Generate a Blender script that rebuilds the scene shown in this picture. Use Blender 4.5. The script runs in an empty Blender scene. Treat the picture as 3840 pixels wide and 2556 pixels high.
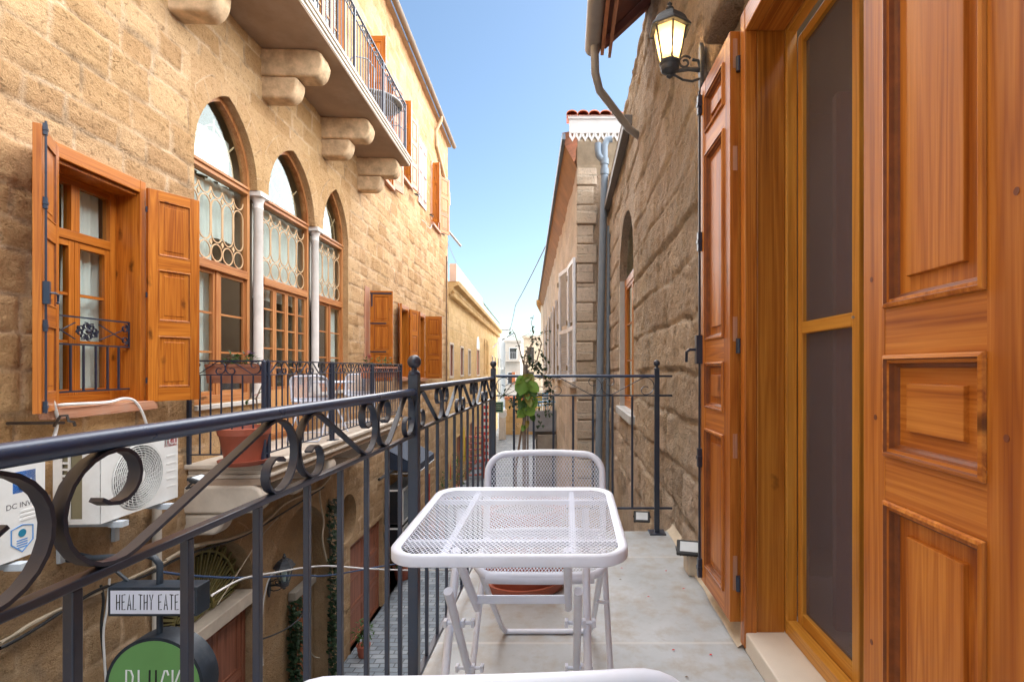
import bpy, bmesh, math, random
from mathutils import Vector, Matrix, noise
R = math.radians
PI = math.pi
rnd = random.Random(7)
scene = bpy.context.scene
COL = scene.collection
HC, FOC, CX, CY = 1.13, 1180.0, 1305.0, 846.0     # eye height; focal length and eye axis in survey pixels
LA = math.atan(.0466)                              # the facing house is turned a little from the balcony
SA, CA = math.sin(LA), math.cos(LA)
LD = -3.326                                        # its wall, measured from under the eye

# ---------------------------------------------------------------- survey: photo measurements -> metres
def LW(px, py=846.0, out=0.0):
    c = LD + out; t = (px - CX) / FOC
    u = c * (CA - t * SA) / (t * CA + SA)
    Y = CA * u + c * SA
    return u, HC + (CY - py) / FOC * Y
def LU(px, out=0.0): return LW(px, 846, out)[0]
def RWY(px, X=.74): return FOC * X / (px - CX)
def AT(px, py, Y): return Vector(((px - CX) * Y / FOC, Y, HC + (CY - py) * Y / FOC))
ML = Matrix.Translation((LD * CA, LD * SA, 0)) @ Matrix.Rotation(PI / 2 + LA, 4, 'Z')   # x along wall, y into wall
MR = Matrix.Translation((.74, 0, 0)) @ Matrix.Rotation(-PI / 2, 4, 'Z')
def LP(u, out, z): return ML @ Vector((u, -out, z))
def frange(a, b, step):
    n = max(1, int(round((b - a) / step)))
    return [a + (b - a) * i / n for i in range(n + 1)]

# ---------------------------------------------------------------- mesh builder
class MB:
    def __init__(s): s.V = []; s.F = []; s.M = []; s.T = None; s.mi = 0; s.A = {}
    def v(s, p):
        p = Vector(p)
        s.V.append(s.T @ p if s.T is not None else p); return len(s.V) - 1
    def f(s, idx, mi=None): s.F.append(tuple(idx)); s.M.append(s.mi if mi is None else mi)
    def box(s, a, b, mi=None):
        x0, x1 = sorted((a[0], b[0])); y0, y1 = sorted((a[1], b[1])); z0, z1 = sorted((a[2], b[2]))
        i = [s.v(p) for p in ((x0,y0,z0),(x1,y0,z0),(x1,y1,z0),(x0,y1,z0),(x0,y0,z1),(x1,y0,z1),(x1,y1,z1),(x0,y1,z1))]
        for q in ((0,3,2,1),(4,5,6,7),(0,1,5,4),(1,2,6,5),(2,3,7,6),(3,0,4,7)): s.f([i[k] for k in q], mi)
        return s
    def prism(s, poly, lo, hi, axis='y', mi=None):
        def mk(p, h):
            return (p[0], h, p[1]) if axis == 'y' else ((p[0], p[1], h) if axis == 'z' else (h, p[0], p[1]))
        a = [s.v(mk(p, lo)) for p in poly]; b = [s.v(mk(p, hi)) for p in poly]; n = len(poly)
        s.f(a[::-1], mi); s.f(b, mi)
        for i in range(n): s.f((a[i], a[(i+1) % n], b[(i+1) % n], b[i]), mi)
        return s
    def tube(s, pts, r, n=8, closed=False, cap=True, mi=None, sq=None):
        pts = [Vector(p) for p in pts]; m = len(pts)
        rad = r if isinstance(r, (list, tuple)) else [r] * m
        rings = []; up = None
        for i, p in enumerate(pts):
            if closed: d = pts[(i+1) % m] - pts[i-1]
            else: d = pts[min(i+1, m-1)] - pts[max(i-1, 0)]
            if d.length < 1e-9: d = Vector((0,0,1))
            d.normalize()
            if up is None:
                up = Vector((0,0,1)) if abs(d.z) < .9 else Vector((0,1,0))
            up = (up - d * up.dot(d))
            if up.length < 1e-6: up = d.orthogonal()
            up.normalize(); w = d.cross(up)
            ring = []
            for k in range(n):
                a = 2 * PI * (k + .5) / n
                if sq: ring.append(s.v(p + w * (math.copysign(sq[0], math.cos(a))) + up * (math.copysign(sq[1], math.sin(a)))))
                else: ring.append(s.v(p + (w * math.cos(a) + up * math.sin(a)) * rad[i]))
            rings.append(ring)
        for i in range(m if closed else m - 1):
            A, B = rings[i], rings[(i+1) % m]
            for k in range(n): s.f((A[k], A[(k+1) % n], B[(k+1) % n], B[k]), mi)
        if cap and not closed: s.f(rings[0][::-1], mi); s.f(rings[-1], mi)
        return s
    def bar(s, pts, w, t, normal, mi=None, closed=False):
        """flat bar swept along pts; `normal` is the direction its width w runs in, t its thickness"""
        pts = [Vector(p) for p in pts]; N = Vector(normal).normalized(); rings = []; m = len(pts)
        for i, p in enumerate(pts):
            d = (pts[(i+1) % m] - pts[i-1]) if closed else (pts[min(i+1, m-1)] - pts[max(i-1, 0)])
            q = d.cross(N).normalized() * (t / 2); h = N * (w / 2)
            rings.append([s.v(p + q + h), s.v(p - q + h), s.v(p - q - h), s.v(p + q - h)])
        for i in range(m if closed else m - 1):
            A, B = rings[i], rings[(i+1) % m]
            for k in range(4): s.f((A[k], A[(k+1) % 4], B[(k+1) % 4], B[k]), mi)
        if not closed: s.f(rings[0][::-1], mi); s.f(rings[-1], mi)
        return s
    def lathe(s, prof, c=(0,0,0), n=24, mi=None, cap=True):
        c = Vector(c); rings = []
        for r, z in prof: rings.append([s.v(c + Vector((r*math.cos(2*PI*k/n), r*math.sin(2*PI*k/n), z))) for k in range(n)])
        for A, B in zip(rings, rings[1:]):
            for k in range(n): s.f((A[k], A[(k+1) % n], B[(k+1) % n], B[k]), mi)
        if cap: s.f(rings[0][::-1], mi); s.f(rings[-1], mi)
        return s
    def ball(s, c, r, n=16, mi=None):
        return s.lathe([(max(1e-4, r*math.sin(PI*i/(n//2))), -r*math.cos(PI*i/(n//2))) for i in range(n//2+1)], c, n, mi, cap=False)
    def loops(s, x0, x1, z0, z1, prof, y=0.0, sgn=-1, mi=None, gm=None):
        """moulded rectangular panel: concentric loops (inset, height towards the viewer)"""
        prev = None; ph = 0
        for ins, h in prof:
            yy = y + sgn * h; fm = gm if (gm is not None and h - ph < -.003) else mi; ph = h
            ring = [s.v(p) for p in ((x0+ins,yy,z0+ins),(x1-ins,yy,z0+ins),(x1-ins,yy,z1-ins),(x0+ins,yy,z1-ins))]
            if prev:
                for k in range(4): s.f((prev[k], prev[(k+1) % 4], ring[(k+1) % 4], ring[k]), fm)
            prev = ring
        s.f(prev, mi); return s
    def quad(s, a, b, c, d, mi=None): s.f([s.v(p) for p in (a, b, c, d)], mi); return s
    def build(s, name, mats, parent=None, smooth=None, bevel=0, bseg=2, merge=0, mat=None, solid=0):
        me = bpy.data.meshes.new(name)
        me.from_pydata([tuple(v) for v in s.V], [], s.F)
        if not isinstance(mats, (list, tuple)): mats = [mats]
        for m in mats: me.materials.append(m)
        if len(mats) > 1: me.polygons.foreach_set('material_index', s.M)
        if s.A:
            at = me.attributes.new('stone', 'FLOAT_COLOR', 'POINT'); buf = []
            for i in range(len(s.V)): buf.extend(s.A.get(i, (.5, 0.0)) + (0.0, 1.0))
            at.data.foreach_set('color', buf)
        bm = bmesh.new(); bm.from_mesh(me)
        if merge: bmesh.ops.remove_doubles(bm, verts=bm.verts, dist=merge)
        bmesh.ops.recalc_face_normals(bm, faces=bm.faces)
        bm.to_mesh(me); bm.free()
        if smooth is not None:
            me.polygons.foreach_set('use_smooth', [True] * len(me.polygons))
            me.set_sharp_from_angle(angle=R(smooth))
        o = bpy.data.objects.new(name, me); COL.objects.link(o)
        if parent is not None: o.parent = parent
        if mat is not None: o.matrix_local = mat
        if bevel:
            b = o.modifiers.new('bevel', 'BEVEL'); b.width = bevel; b.segments = bseg; b.limit_method = 'ANGLE'; b.angle_limit = R(40)
        if solid:
            b = o.modifiers.new('solid', 'SOLIDIFY'); b.thickness = solid; b.offset = 0
        return o

def thing(name, label, cat, loc=(0,0,0), rotz=0.0, group=None, mat=None):
    o = bpy.data.objects.new(name, None); COL.objects.link(o); o.empty_display_size = .1
    if mat is not None: o.matrix_world = mat
    else: o.location = loc; o.rotation_euler = (0, 0, rotz)
    return tag(o, label, cat, group)
def tag(o, label=None, cat=None, group=None, kind=None):
    if label: o['label'] = label
    if cat: o['category'] = cat
    if group: o['group'] = group
    if kind: o['kind'] = kind
    return o
def kids(o): return [c for c in bpy.data.objects if c.parent == o]
def dup(root, mat, label=None, group=None):
    r = root.copy(); COL.objects.link(r); r.matrix_world = mat
    if label: r['label'] = label
    if group: r['group'] = group
    for ch in kids(root):
        c = ch.copy(); COL.objects.link(c); c.parent = r
        for g in kids(ch):
            d = g.copy(); COL.objects.link(d); d.parent = c
    return r
def text_mesh(body, size, name='lettering', extrude=.001, align='CENTER'):
    cu = bpy.data.curves.new(name, 'FONT'); cu.body = body; cu.size = size; cu.extrude = extrude; cu.align_x = align; cu.align_y = 'CENTER'
    o = bpy.data.objects.new(name + '_source', cu); COL.objects.link(o)
    dg = bpy.context.evaluated_depsgraph_get()
    me = bpy.data.meshes.new_from_object(o.evaluated_get(dg)); me.name = name
    bpy.data.objects.remove(o); return me
def put_text(body, size, mat, parent, loc, name='lettering', sx=1.0, rot=(PI/2,0,0), **k):
    me = text_mesh(body, size, name, **k); me.materials.clear(); me.materials.append(mat)
    o = bpy.data.objects.new(name, me); COL.objects.link(o); o.parent = parent
    o.location = loc; o.rotation_euler = rot; o.scale = (sx, 1, 1); return o

# ---------------------------------------------------------------- materials
class NT:
    def __init__(s, name):
        m = bpy.data.materials.new(name); m.use_nodes = True; s.m = m; s.t = m.node_tree; s.t.nodes.clear()
        s.out = s.t.nodes.new('ShaderNodeOutputMaterial')
    def n(s, typ, _out=0, **kw):
        nd = s.t.nodes.new('ShaderNode' + typ)
        for k, v in kw.items():
            if hasattr(nd, k) and k not in nd.inputs: setattr(nd, k, v)
            else: s.set(nd, k, v)
        return nd.outputs[_out]
    def set(s, nd, k, v):
        key = k.replace('_', ' ')
        inp = nd.inputs[int(k[1:])] if (k[0] == 'i' and k[1:].isdigit()) else nd.inputs[k if k in nd.inputs else key]
        if isinstance(v, bpy.types.NodeSocket): s.t.links.new(v, inp)
        else: inp.default_value = v
    def math(s, op, a, b=0.0, c=0.0, clamp=False): return s.n('Math', operation=op, use_clamp=clamp, i0=a, i1=b, i2=c)
    def vmath(s, op, a, b=(0,0,0)): return s.n('VectorMath', operation=op, i0=a, i1=b)
    def mix(s, f, a, b, blend='MIX'):
        nd = s.t.nodes.new('ShaderNodeMix'); nd.data_type = 'RGBA'; nd.blend_type = blend; nd.clamp_factor = True
        for i, v in ((0, f), (6, a), (7, b)):
            if isinstance(v, bpy.types.NodeSocket): s.t.links.new(v, nd.inputs[i])
            else: nd.inputs[i].default_value = v if not isinstance(v, tuple) else (v + (1,) if len(v) == 3 else v)
        return nd.outputs[2]
    def ramp(s, fac, stops, interp='LINEAR'):
        nd = s.t.nodes.new('ShaderNodeValToRGB'); cr = nd.color_ramp; cr.interpolation = interp
        while len(cr.elements) > 1: cr.elements.remove(cr.elements[-1])
        for i, (p, c) in enumerate(stops):
            e = cr.elements[0] if i == 0 else cr.elements.new(p)
            e.position = p; e.color = (c, c, c, 1) if isinstance(c, (int, float)) else tuple(c) + (1,)
        s.t.links.new(fac, nd.inputs[0]); return nd.outputs[0]
    def noise(s, vec, scale, detail=4, rough=.55, dist=0): return s.n('TexNoise', Vector=vec, Scale=scale, Detail=detail, Roughness=rough, Distortion=dist)
    def obj(s): return s.n('TexCoord', 3)
    def sep(s, v):
        nd = s.t.nodes.new('ShaderNodeSeparateXYZ'); s.t.links.new(v, nd.inputs[0]); return nd.outputs
    def comb(s, x, y, z): return s.n('CombineXYZ', i0=x, i1=y, i2=z)
    def bump(s, h, strength=.5, dist=.01): return s.n('Bump', Strength=strength, Distance=dist, Height=h)
    def principled(s, **kw):
        nd = s.t.nodes.new('ShaderNodeBsdfPrincipled')
        for k, v in kw.items():
            key = k.replace('_', ' ')
            if isinstance(v, bpy.types.NodeSocket): s.t.links.new(v, nd.inputs[key])
            else: nd.inputs[key].default_value = tuple(v) + (1,) if isinstance(v, tuple) and len(v) == 3 and key != 'Normal' else v
        s.t.links.new(nd.outputs[0], s.out.inputs[0]); return nd
    def surf(s, sh): s.t.links.new(sh, s.out.inputs[0]); return s.m

MC = {}
def cached(fn):
    def w(*a, **k):
        key = (fn.__name__, a, tuple(sorted(k.items())))
        if key not in MC: MC[key] = fn(*a, **k)
        return MC[key]
    return w

def rand_shift(t, vec, k=37.0):
    r = t.n('ObjectInfo', 5)
    return t.vmath('ADD', vec, t.comb(t.math('MULTIPLY', r, k), t.math('MULTIPLY', r, k*.7), t.math('MULTIPLY', r, k*.3)))

@cached
def stone(name, light, mid, dark, mortar, row=.25, length=.5, joint=.012, grey=.0, rough_amt=1.0, swap=False, greycol=(.36,.33,.30), pit=1.0, groove=.4, laid=False, plinth=False, bs=.8, bd=.016, bedk=1.0):
    t = NT(name); p = t.obj(); s = t.sep(p)
    X = s[0]; Z = s[2]
    if swap: X = t.math('ADD', s[0], s[1])
    # courses of uneven height, joints that wander
    zw = t.math('ADD', Z, t.math('MULTIPLY', t.math('SUBTRACT', t.n('TexNoise', noise_dimensions='1D', W=t.math('MULTIPLY', Z, 1.3), Scale=1.0, Detail=1.0), .5), row * 1.5))
    nz = t.n('TexNoise', 1, Vector=p, Scale=2.4, Detail=3.0, Roughness=.6)
    wob = t.vmath('MULTIPLY', t.vmath('SUBTRACT', nz, (.5, .5, .5)), (.10, .10, .10))
    nf = t.n('TexNoise', 1, Vector=p, Scale=17.0, Detail=2.0)
    wob2 = t.vmath('MULTIPLY', t.vmath('SUBTRACT', nf, (.5, .5, .5)), (.030, .030, .030))
    uv = t.vmath('ADD', t.vmath('ADD', t.comb(X, zw, 0.0), t.vmath('MULTIPLY', wob, (1, .5, 0))), wob2)
    bt = t.t.nodes.new('ShaderNodeTexBrick'); bt.offset = .46; bt.offset_frequency = 2; bt.squash = .74; bt.squash_frequency = 3
    t.t.links.new(uv, bt.inputs['Vector'])
    for k, v in (('Color1', (0,0,0,1)), ('Color2', (1,1,1,1)), ('Mortar', (.5,.5,.5,1)), ('Scale', 1.0), ('Mortar Size', joint), ('Mortar Smooth', .55), ('Bias', 0.0), ('Brick Width', length), ('Row Height', row)):
        bt.inputs[k].default_value = v
    tint, mo = bt.outputs[0], bt.outputs[1]
    if laid:
        an = t.t.nodes.new('ShaderNodeAttribute'); an.attribute_name = 'stone'; sp = t.sep(an.outputs[0]); tint = sp[0]
        mo = t.math('MULTIPLY', sp[1], t.ramp(t.noise(p, 30.0, 3), [(.25, .55), (.55, 1.0)]))
    n1 = t.noise(p, 3.1, 6, .62); n2 = t.noise(p, 24.0, 7, .68, .4); n3 = t.noise(p, 85.0, 4, .7)
    # streaky bedding of the sandstone
    bed = t.noise(t.vmath('MULTIPLY', p, (5.0, 5.0, 26.0)), 1.0, 5, .65, .6)
    f = t.math('ADD', t.math('MULTIPLY', tint, .34 if not laid else .42), t.math('ADD', t.math('MULTIPLY', n1, .42), t.math('ADD', t.math('MULTIPLY', n2, .34), t.math('MULTIPLY', bed, .25 * bedk))))
    f = t.math('ADD', f, .125 * (1 - bedk)); c = t.ramp(f, [(.34, dark), (.60, mid), (.86, light)])
    big = t.ramp(t.noise(p, .55, 3, .5), [(.38, 0.0), (.62, 1.0)]); c = t.mix(big, t.mix(1.0, c, (1.10, 1.06, 1.08), 'MULTIPLY'), t.mix(1.0, c, (.97, .90, .76), 'MULTIPLY'))
    if grey > 0:
        g = t.ramp(t.noise(p, 1.15, 5, .65), [(.44, 0.0), (.62, 1.0)])
        g2 = t.ramp(n2, [(.35, 1.0), (.6, .35)])
        c = t.mix(t.math('MULTIPLY', t.math('MULTIPLY', g, g2), grey), c, greycol)
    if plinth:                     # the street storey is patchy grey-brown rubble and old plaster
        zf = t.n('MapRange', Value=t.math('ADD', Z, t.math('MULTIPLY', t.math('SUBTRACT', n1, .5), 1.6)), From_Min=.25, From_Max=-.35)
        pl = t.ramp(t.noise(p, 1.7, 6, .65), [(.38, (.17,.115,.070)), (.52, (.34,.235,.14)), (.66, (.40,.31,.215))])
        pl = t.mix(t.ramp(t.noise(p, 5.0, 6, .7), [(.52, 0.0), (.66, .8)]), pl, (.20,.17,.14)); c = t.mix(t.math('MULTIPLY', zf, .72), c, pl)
    pits = t.ramp(n2, [(.30, 1.0), (.42, 0.0)])
    c = t.mix(t.math('MULTIPLY', pits, .55 * pit), c, tuple(x * .45 for x in dark))
    mm = t.math('MULTIPLY', mo, t.ramp(t.noise(p, 2.0, 4), [(.36, .25), (.6, 1.0)]))
    c = t.mix(t.math('MULTIPLY', mm, .92), c, mortar)
    crack = t.math('MULTIPLY', mo, t.ramp(t.noise(p, 3.3, 3), [(.5, 0.0), (.62, 1.0)]))
    c = t.mix(t.math('MULTIPLY', crack, .45 if not laid else .8), c, tuple(x * .42 for x in dark))
    grit = t.ramp(n3, [(.30, 0.0), (.70, 1.0)]); c = t.mix(.30, c, t.mix(grit, tuple(x * .75 for x in dark), tuple(min(1, x * 1.15) for x in light)))
    h = t.math('ADD', t.math('MULTIPLY', t.math('SUBTRACT', 1.0, mo), groove), t.math('ADD', t.math('MULTIPLY', n1, 1.5), t.math('ADD', t.math('MULTIPLY', n2, 1.5 * rough_amt), t.math('ADD', t.math('MULTIPLY', n3, .85 * rough_amt), t.math('MULTIPLY', bed, .7 * bedk)))))
    h = t.math('SUBTRACT', h, t.math('MULTIPLY', pits, .8 * pit)); h = t.math('SUBTRACT', h, t.math('MULTIPLY', crack, .6))
    t.principled(Base_Color=c, Roughness=.92, Specular_IOR_Level=.2, Normal=t.bump(h, bs, bd))
    return t.m

@cached
def plain(name, col, rough=.6, var=.12, scale=8.0, bump=.0, bscale=60.0, spec=.4, metal=0.0, dirt=None, dirt_amt=.5, coat=0.0):
    t = NT(name); p = rand_shift(t, t.obj()); n = t.noise(p, scale, 5, .6)
    c = t.mix(t.ramp(n, [(.3, 0.0), (.7, 1.0)]), tuple(x*(1-var) for x in col), tuple(min(1, x*(1+var)) for x in col))
    if dirt: c = t.mix(t.math('MULTIPLY', t.ramp(t.noise(p, scale*.45, 6, .7), [(.48, 0.0), (.68, 1.0)]), dirt_amt), c, dirt)
    rr = t.math('ADD', t.math('MULTIPLY', n, .2), rough - .1)
    kw = dict(Base_Color=c, Roughness=rr, Specular_IOR_Level=spec, Metallic=metal, Coat_Weight=coat)
    if bump: kw['Normal'] = t.bump(t.noise(p, bscale, 4, .6), bump, .004)
    t.principled(**kw); return t.m

@cached
def wood(name, dark, mid, light, axis='z', scale=1.0, rough=.36, coat=.25, knots=1.0, worn=0.0):
    t = NT(name); p = rand_shift(t, t.obj())
    st = {'z': (17.0, 17.0, .55), 'x': (.55, 17.0, 17.0), 'y': (17.0, .55, 17.0)}[axis]
    fine = {'z': (210., 210., 4.), 'x': (4., 210., 210.), 'y': (210., 4., 210.)}[axis]
    q = t.vmath('MULTIPLY', p, tuple(k*scale for k in st))
    n = t.noise(q, 1.0, 2.5, .45, .35)
    ring = t.math('FRACT', t.math('MULTIPLY', n, 8.0)); ring = t.math('ABSOLUTE', t.math('SUBTRACT', ring, .5))
    g = t.noise(t.vmath('MULTIPLY', p, fine), 1.0, 3, .6)
    board = t.noise(t.vmath('MULTIPLY', p, tuple(k*.9 for k in st)), 1.0, 1, .4)
    f = t.math('ADD', t.math('MULTIPLY', ring, .44), t.math('ADD', t.math('MULTIPLY', g, .45), t.math('MULTIPLY', board, .62)))
    c = t.ramp(f, [(.38, dark), (.60, mid), (.86, light)])
    if knots:
        kq = t.vmath('MULTIPLY', p, {'z': (7.0, 7.0, 2.6), 'x': (2.6, 7.0, 7.0), 'y': (7.0, 2.6, 7.0)}[axis])
        vd = t.n('TexVoronoi', Vector=t.vmath('ADD', kq, t.vmath('MULTIPLY', t.n('TexNoise', 1, Vector=p, Scale=20.0), (.25, .25, .25))), Scale=1.0)
        rc = t.n('TexVoronoi', 1, Vector=kq, Scale=1.0)
        k = t.ramp(vd, [(.05, 1.0), (.16, 0.0)]); gate = t.ramp(t.sep(rc)[0], [(.58, 0.0), (.64, 1.0)])
        c = t.mix(t.math('MULTIPLY', t.math('MULTIPLY', k, gate), .8 * knots), c, tuple(x*.22 for x in dark))
        blot = t.ramp(t.noise(t.vmath('MULTIPLY', p, tuple(x*.35 for x in st)), 1.0, 4, .6), [(.56, 0.0), (.74, 1.0)])
        c = t.mix(t.math('MULTIPLY', blot, .62), c, (dark[0]*.62, dark[1]*.42, dark[2]*.35))
    if worn: c = t.mix(t.math('MULTIPLY', t.ramp(t.noise(p, 6.0, 6, .7), [(.5, 0.0), (.7, 1.0)]), worn), c, (.36, .25, .2))
    h = t.math('ADD', t.math('MULTIPLY', g, .5), t.math('MULTIPLY', ring, .4))
    t.principled(Base_Color=c, Roughness=t.math('ADD', t.math('MULTIPLY', g, .15), rough - .06), Coat_Weight=coat, Coat_Roughness=.22, Specular_IOR_Level=.30, Normal=t.bump(h, .22, .002))
    return t.m

@cached
def glass(name, tint=(.9,.95,.95), base=.05, gain=1.0, rough=.004):
    t = NT(name)
    fr = t.math('POWER', t.n('LayerWeight', 1, Blend=.5), 3.0); fac = t.math('ADD', t.math('MULTIPLY', fr, gain), base, clamp=True)
    wav = t.bump(t.noise(t.obj(), 2.2, 2), .05, .02)
    gl = t.n('BsdfGlossy', Color=(.86,.90,.84,1), Roughness=rough, Normal=wav); tr = t.n('BsdfTransparent', Color=tint + (1,))
    return t.surf(t.n('MixShader', i0=fac, i1=tr, i2=gl))

@cached
def iron(name, col=(.017,.018,.021), rust=.35, rough=.38):
    t = NT(name); p = t.obj(); n = t.noise(p, 11.0, 6, .65)
    up = t.sep(t.n('NewGeometry', 1))[2]
    c = t.mix(t.math('MULTIPLY', t.ramp(n, [(.46, 0.0), (.7, 1.0)]), rust), col, (.075, .05, .036))
    c = t.mix(t.math('MULTIPLY', t.ramp(t.noise(p, 60.0, 3), [(.62, 0.0), (.72, 1.0)]), .3 * rust), c, (.16, .14, .12))
    t.principled(Base_Color=c, Roughness=t.math('ADD', t.math('MULTIPLY', n, .25), rough - .12), Specular_IOR_Level=.6, Normal=t.bump(t.noise(p, 130.0, 3), .12, .001))
    return t.m

@cached
def leafmat(name, a, b, rough=.5):
    t = NT(name); r = t.n('ObjectInfo', 5); p = t.obj()
    n = t.ramp(t.noise(p, 14.0, 3), [(.3, 0.0), (.7, 1.0)])
    c = t.mix(n, a, b)
    pr = t.principled(Base_Color=c, Roughness=rough, Specular_IOR_Level=.4)
    tl = t.n('BsdfTranslucent', Color=c)
    return t.surf(t.n('MixShader', i0=.28, i1=pr.outputs[0], i2=tl))

@cached
def emit(name, col, s):
    t = NT(name); return t.surf(t.n('Emission', Color=col + (1,), Strength=s))

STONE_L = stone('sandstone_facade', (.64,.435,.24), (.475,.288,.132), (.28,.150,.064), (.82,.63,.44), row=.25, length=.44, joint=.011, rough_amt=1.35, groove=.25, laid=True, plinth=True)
STONE_R = stone('sandstone_rough', (.80,.66,.51), (.60,.465,.335), (.30,.215,.15), (.80,.69,.54), row=.335, length=.62, joint=.012, grey=.7, rough_amt=2.2, bs=1.0, bd=.020, bedk=.25, groove=.3, laid=True)
STONE_Q = stone('quoin_stone', (.74,.63,.50), (.59,.48,.365), (.34,.265,.195), (.70,.61,.50), row=.36, length=.9, joint=.02, grey=.6, rough_amt=1.2, swap=True)
STONE_F = stone('far_stone', (.70,.51,.27), (.60,.41,.19), (.44,.28,.12), (.64,.50,.30), row=.28, length=.55, joint=.012, swap=True)
STONE_S = plain('smooth_stone', (.60,.42,.255), .85, .32, 7.0, 1.0, 26.0, .2, dirt=(.34,.22,.12), dirt_amt=.75)
STONE_G = plain('grey_stone', (.30,.27,.23), .9, .25, 3.0, .8, 30.0, .2)
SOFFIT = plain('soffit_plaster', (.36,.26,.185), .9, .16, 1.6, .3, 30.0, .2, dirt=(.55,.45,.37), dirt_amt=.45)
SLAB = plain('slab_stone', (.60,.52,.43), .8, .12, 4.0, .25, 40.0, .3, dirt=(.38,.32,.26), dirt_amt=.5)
MARBLE = plain('column_marble', (.72,.68,.63), .55, .08, 6.0, .15, 30.0, .4, dirt=(.5,.44,.38), dirt_amt=.4)
WZ = dict(dark=(.26,.068,.012), mid=(.46,.155,.030), light=(.60,.245,.055))
def WOOD(axis='z'): return wood('varnished_pine_' + axis, (.27,.070,.009), (.46,.148,.020), (.62,.245,.042), axis)
def WOODL(axis='z'): return wood('shutter_pine_' + axis, (.25,.060,.006), (.42,.122,.012), (.56,.195,.025), axis)
def WOODY(axis='z'): return wood('honey_pine_' + axis, (.36,.145,.016), (.53,.24,.034), (.64,.33,.06), axis, rough=.4)
def WOODD(axis='z'): return wood('dark_door_wood_' + axis, (.15,.050,.026), (.25,.090,.050), (.33,.13,.075), axis, rough=.5, coat=.05)
def WOODP(axis='z'): return wood('faded_wood_' + axis, (.33,.14,.075), (.46,.22,.13), (.55,.30,.19), axis, rough=.55, coat=.0, worn=.5)
IRON = iron('black_iron', (.022,.030,.055), .30, .33); IRONH = iron('handrail_iron_sky_sheen', (.030,.052,.115), .12, .30); IRONB = iron('blue_black_iron', (.018,.030,.058), .10, .32)  # the handrail's stronger blue puts the reflected sky into its colour
WHITE = plain('white_powder_coat', (.71,.755,.87), .38, .05, 10.0, .04, 200.0, .5, dirt=(.55,.54,.54), dirt_amt=.22)
PLW = plain('white_plastic', (.76,.76,.74), .45, .06, 6.0, dirt=(.50,.46,.40), dirt_amt=.3)
BLKP = plain('black_plastic', (.02,.022,.025), .5, .15, 12.0)
TERRA = plain('terracotta_plastic', (.36,.095,.055), .55, .12, 7.0, .1, 60.0, dirt=(.45,.2,.14), dirt_amt=.3)
PVC = plain('grey_pvc', (.20,.25,.31), .42, .08, 5.0, .03)
GREYM = plain('grey_metal', (.34,.33,.32), .45, .12, 5.0, .05, metal=.2)
GLASS = glass('window_glass', base=.038, gain=.35)
ROOM = plain('room_wall', (.34,.27,.20), .9, .1, 2.0)
CURT = plain('curtain_or_reflection_cloth', (.86,.84,.78), .9, .05, 5.0, .1, 200.0, .1)
# ================================================================ walls
def relief(p, amp, sc):
    q = Vector(p) * sc
    return amp * (noise.noise(q) + .55 * noise.noise(q * 2.3 + Vector((7, 3, 1))) + .4 * noise.noise(q * 5.1))
import bisect
class Masonry:
    """courses of blocks of uneven height and length, as the mason laid them"""
    def __init__(s, x0, x1, z0, z1, hs, ls, seed, depth, off, bed, wander=.02, jw=.018):
        r = random.Random(seed); s.z = [z0]; s.depth, s.off, s.bed, s.wander, s.jw = depth, off, bed, wander, jw
        while s.z[-1] < z1 + 1: s.z.append(s.z[-1] + r.uniform(*hs))
        s.x = []; s.t = []
        for _ in s.z:
            row = [x0 - r.uniform(0, .5)]
            while row[-1] < x1 + 1: row.append(row[-1] + r.uniform(*ls))
            s.x.append(row); s.t.append([(r.random(), r.uniform(-1, 1)) for _ in row])
    def at(s, x, z):
        w = s.wander; q = Vector((x*2.1, 3.3, z*2.1)); q2 = Vector((x*9.0, 1.7, z*9.0))
        z += w * noise.noise(q) + w*.35 * noise.noise(q2); x += w * noise.noise(q + Vector((9, 9, 9))) + w*.35 * noise.noise(q2 + Vector((5, 5, 5)))
        i = max(0, min(len(s.z) - 2, bisect.bisect(s.z, z) - 1)); row = s.x[i]; j = max(0, min(len(row) - 2, bisect.bisect(row, x) - 1))
        d = min(z - s.z[i], s.z[i+1] - z, x - row[j], row[j+1] - x); tint, o = s.t[i][j]
        k = max(0.0, min(1.0, d / s.bed)); k = k*k*(3 - 2*k)
        jt = max(0.0, min(1.0, 1 - (d - .004) / s.jw))
        return s.depth * (k - 1) + s.off * o * k, tint, jt
def wall_grid(mb, xs, zs, holes, y=0.0, amp=.012, sc=2.2, mas=None):
    """front face of a wall as a fine sheet with uneven relief; holes are (x0, x1, z0, z1)"""
    for h in holes: xs = xs + [h[0], h[1]]; zs = zs + [h[2], h[3]]
    def uniq(a):
        a = sorted(a); o = [a[0]]
        for k in a[1:]:
            if k - o[-1] > 1e-4: o.append(k)
        return o
    xs, zs = uniq(xs), uniq(zs); idx = {}
    edge = lambda x, z: any(h[0]-.03 < x < h[1]+.03 and h[2]-.03 < z < h[3]+.03 for h in holes)
    def gv(i, j):
        if (i, j) not in idx:
            x, z = xs[i], zs[j]
            e = edge(x, z); d = 0 if e else relief((x, 0, z), amp, sc)
            if mas:
                o, tint, jt = mas.at(x, z); idx[(i, j)] = mb.v((x, y - (0 if e else d + o), z)); mb.A[idx[(i, j)]] = (tint, 0.0 if e else jt)
            else: idx[(i, j)] = mb.v((x, y - d, z))
        return idx[(i, j)]
    for i in range(len(xs) - 1):
        cx = (xs[i] + xs[i+1]) / 2
        hs = [h for h in holes if h[0] < cx < h[1]]
        for j in range(len(zs) - 1):
            cz = (zs[j] + zs[j+1]) / 2
            if any(h[2] < cz < h[3] for h in hs): continue
            mb.f((gv(i, j), gv(i+1, j), gv(i+1, j+1), gv(i, j+1)))
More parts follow.
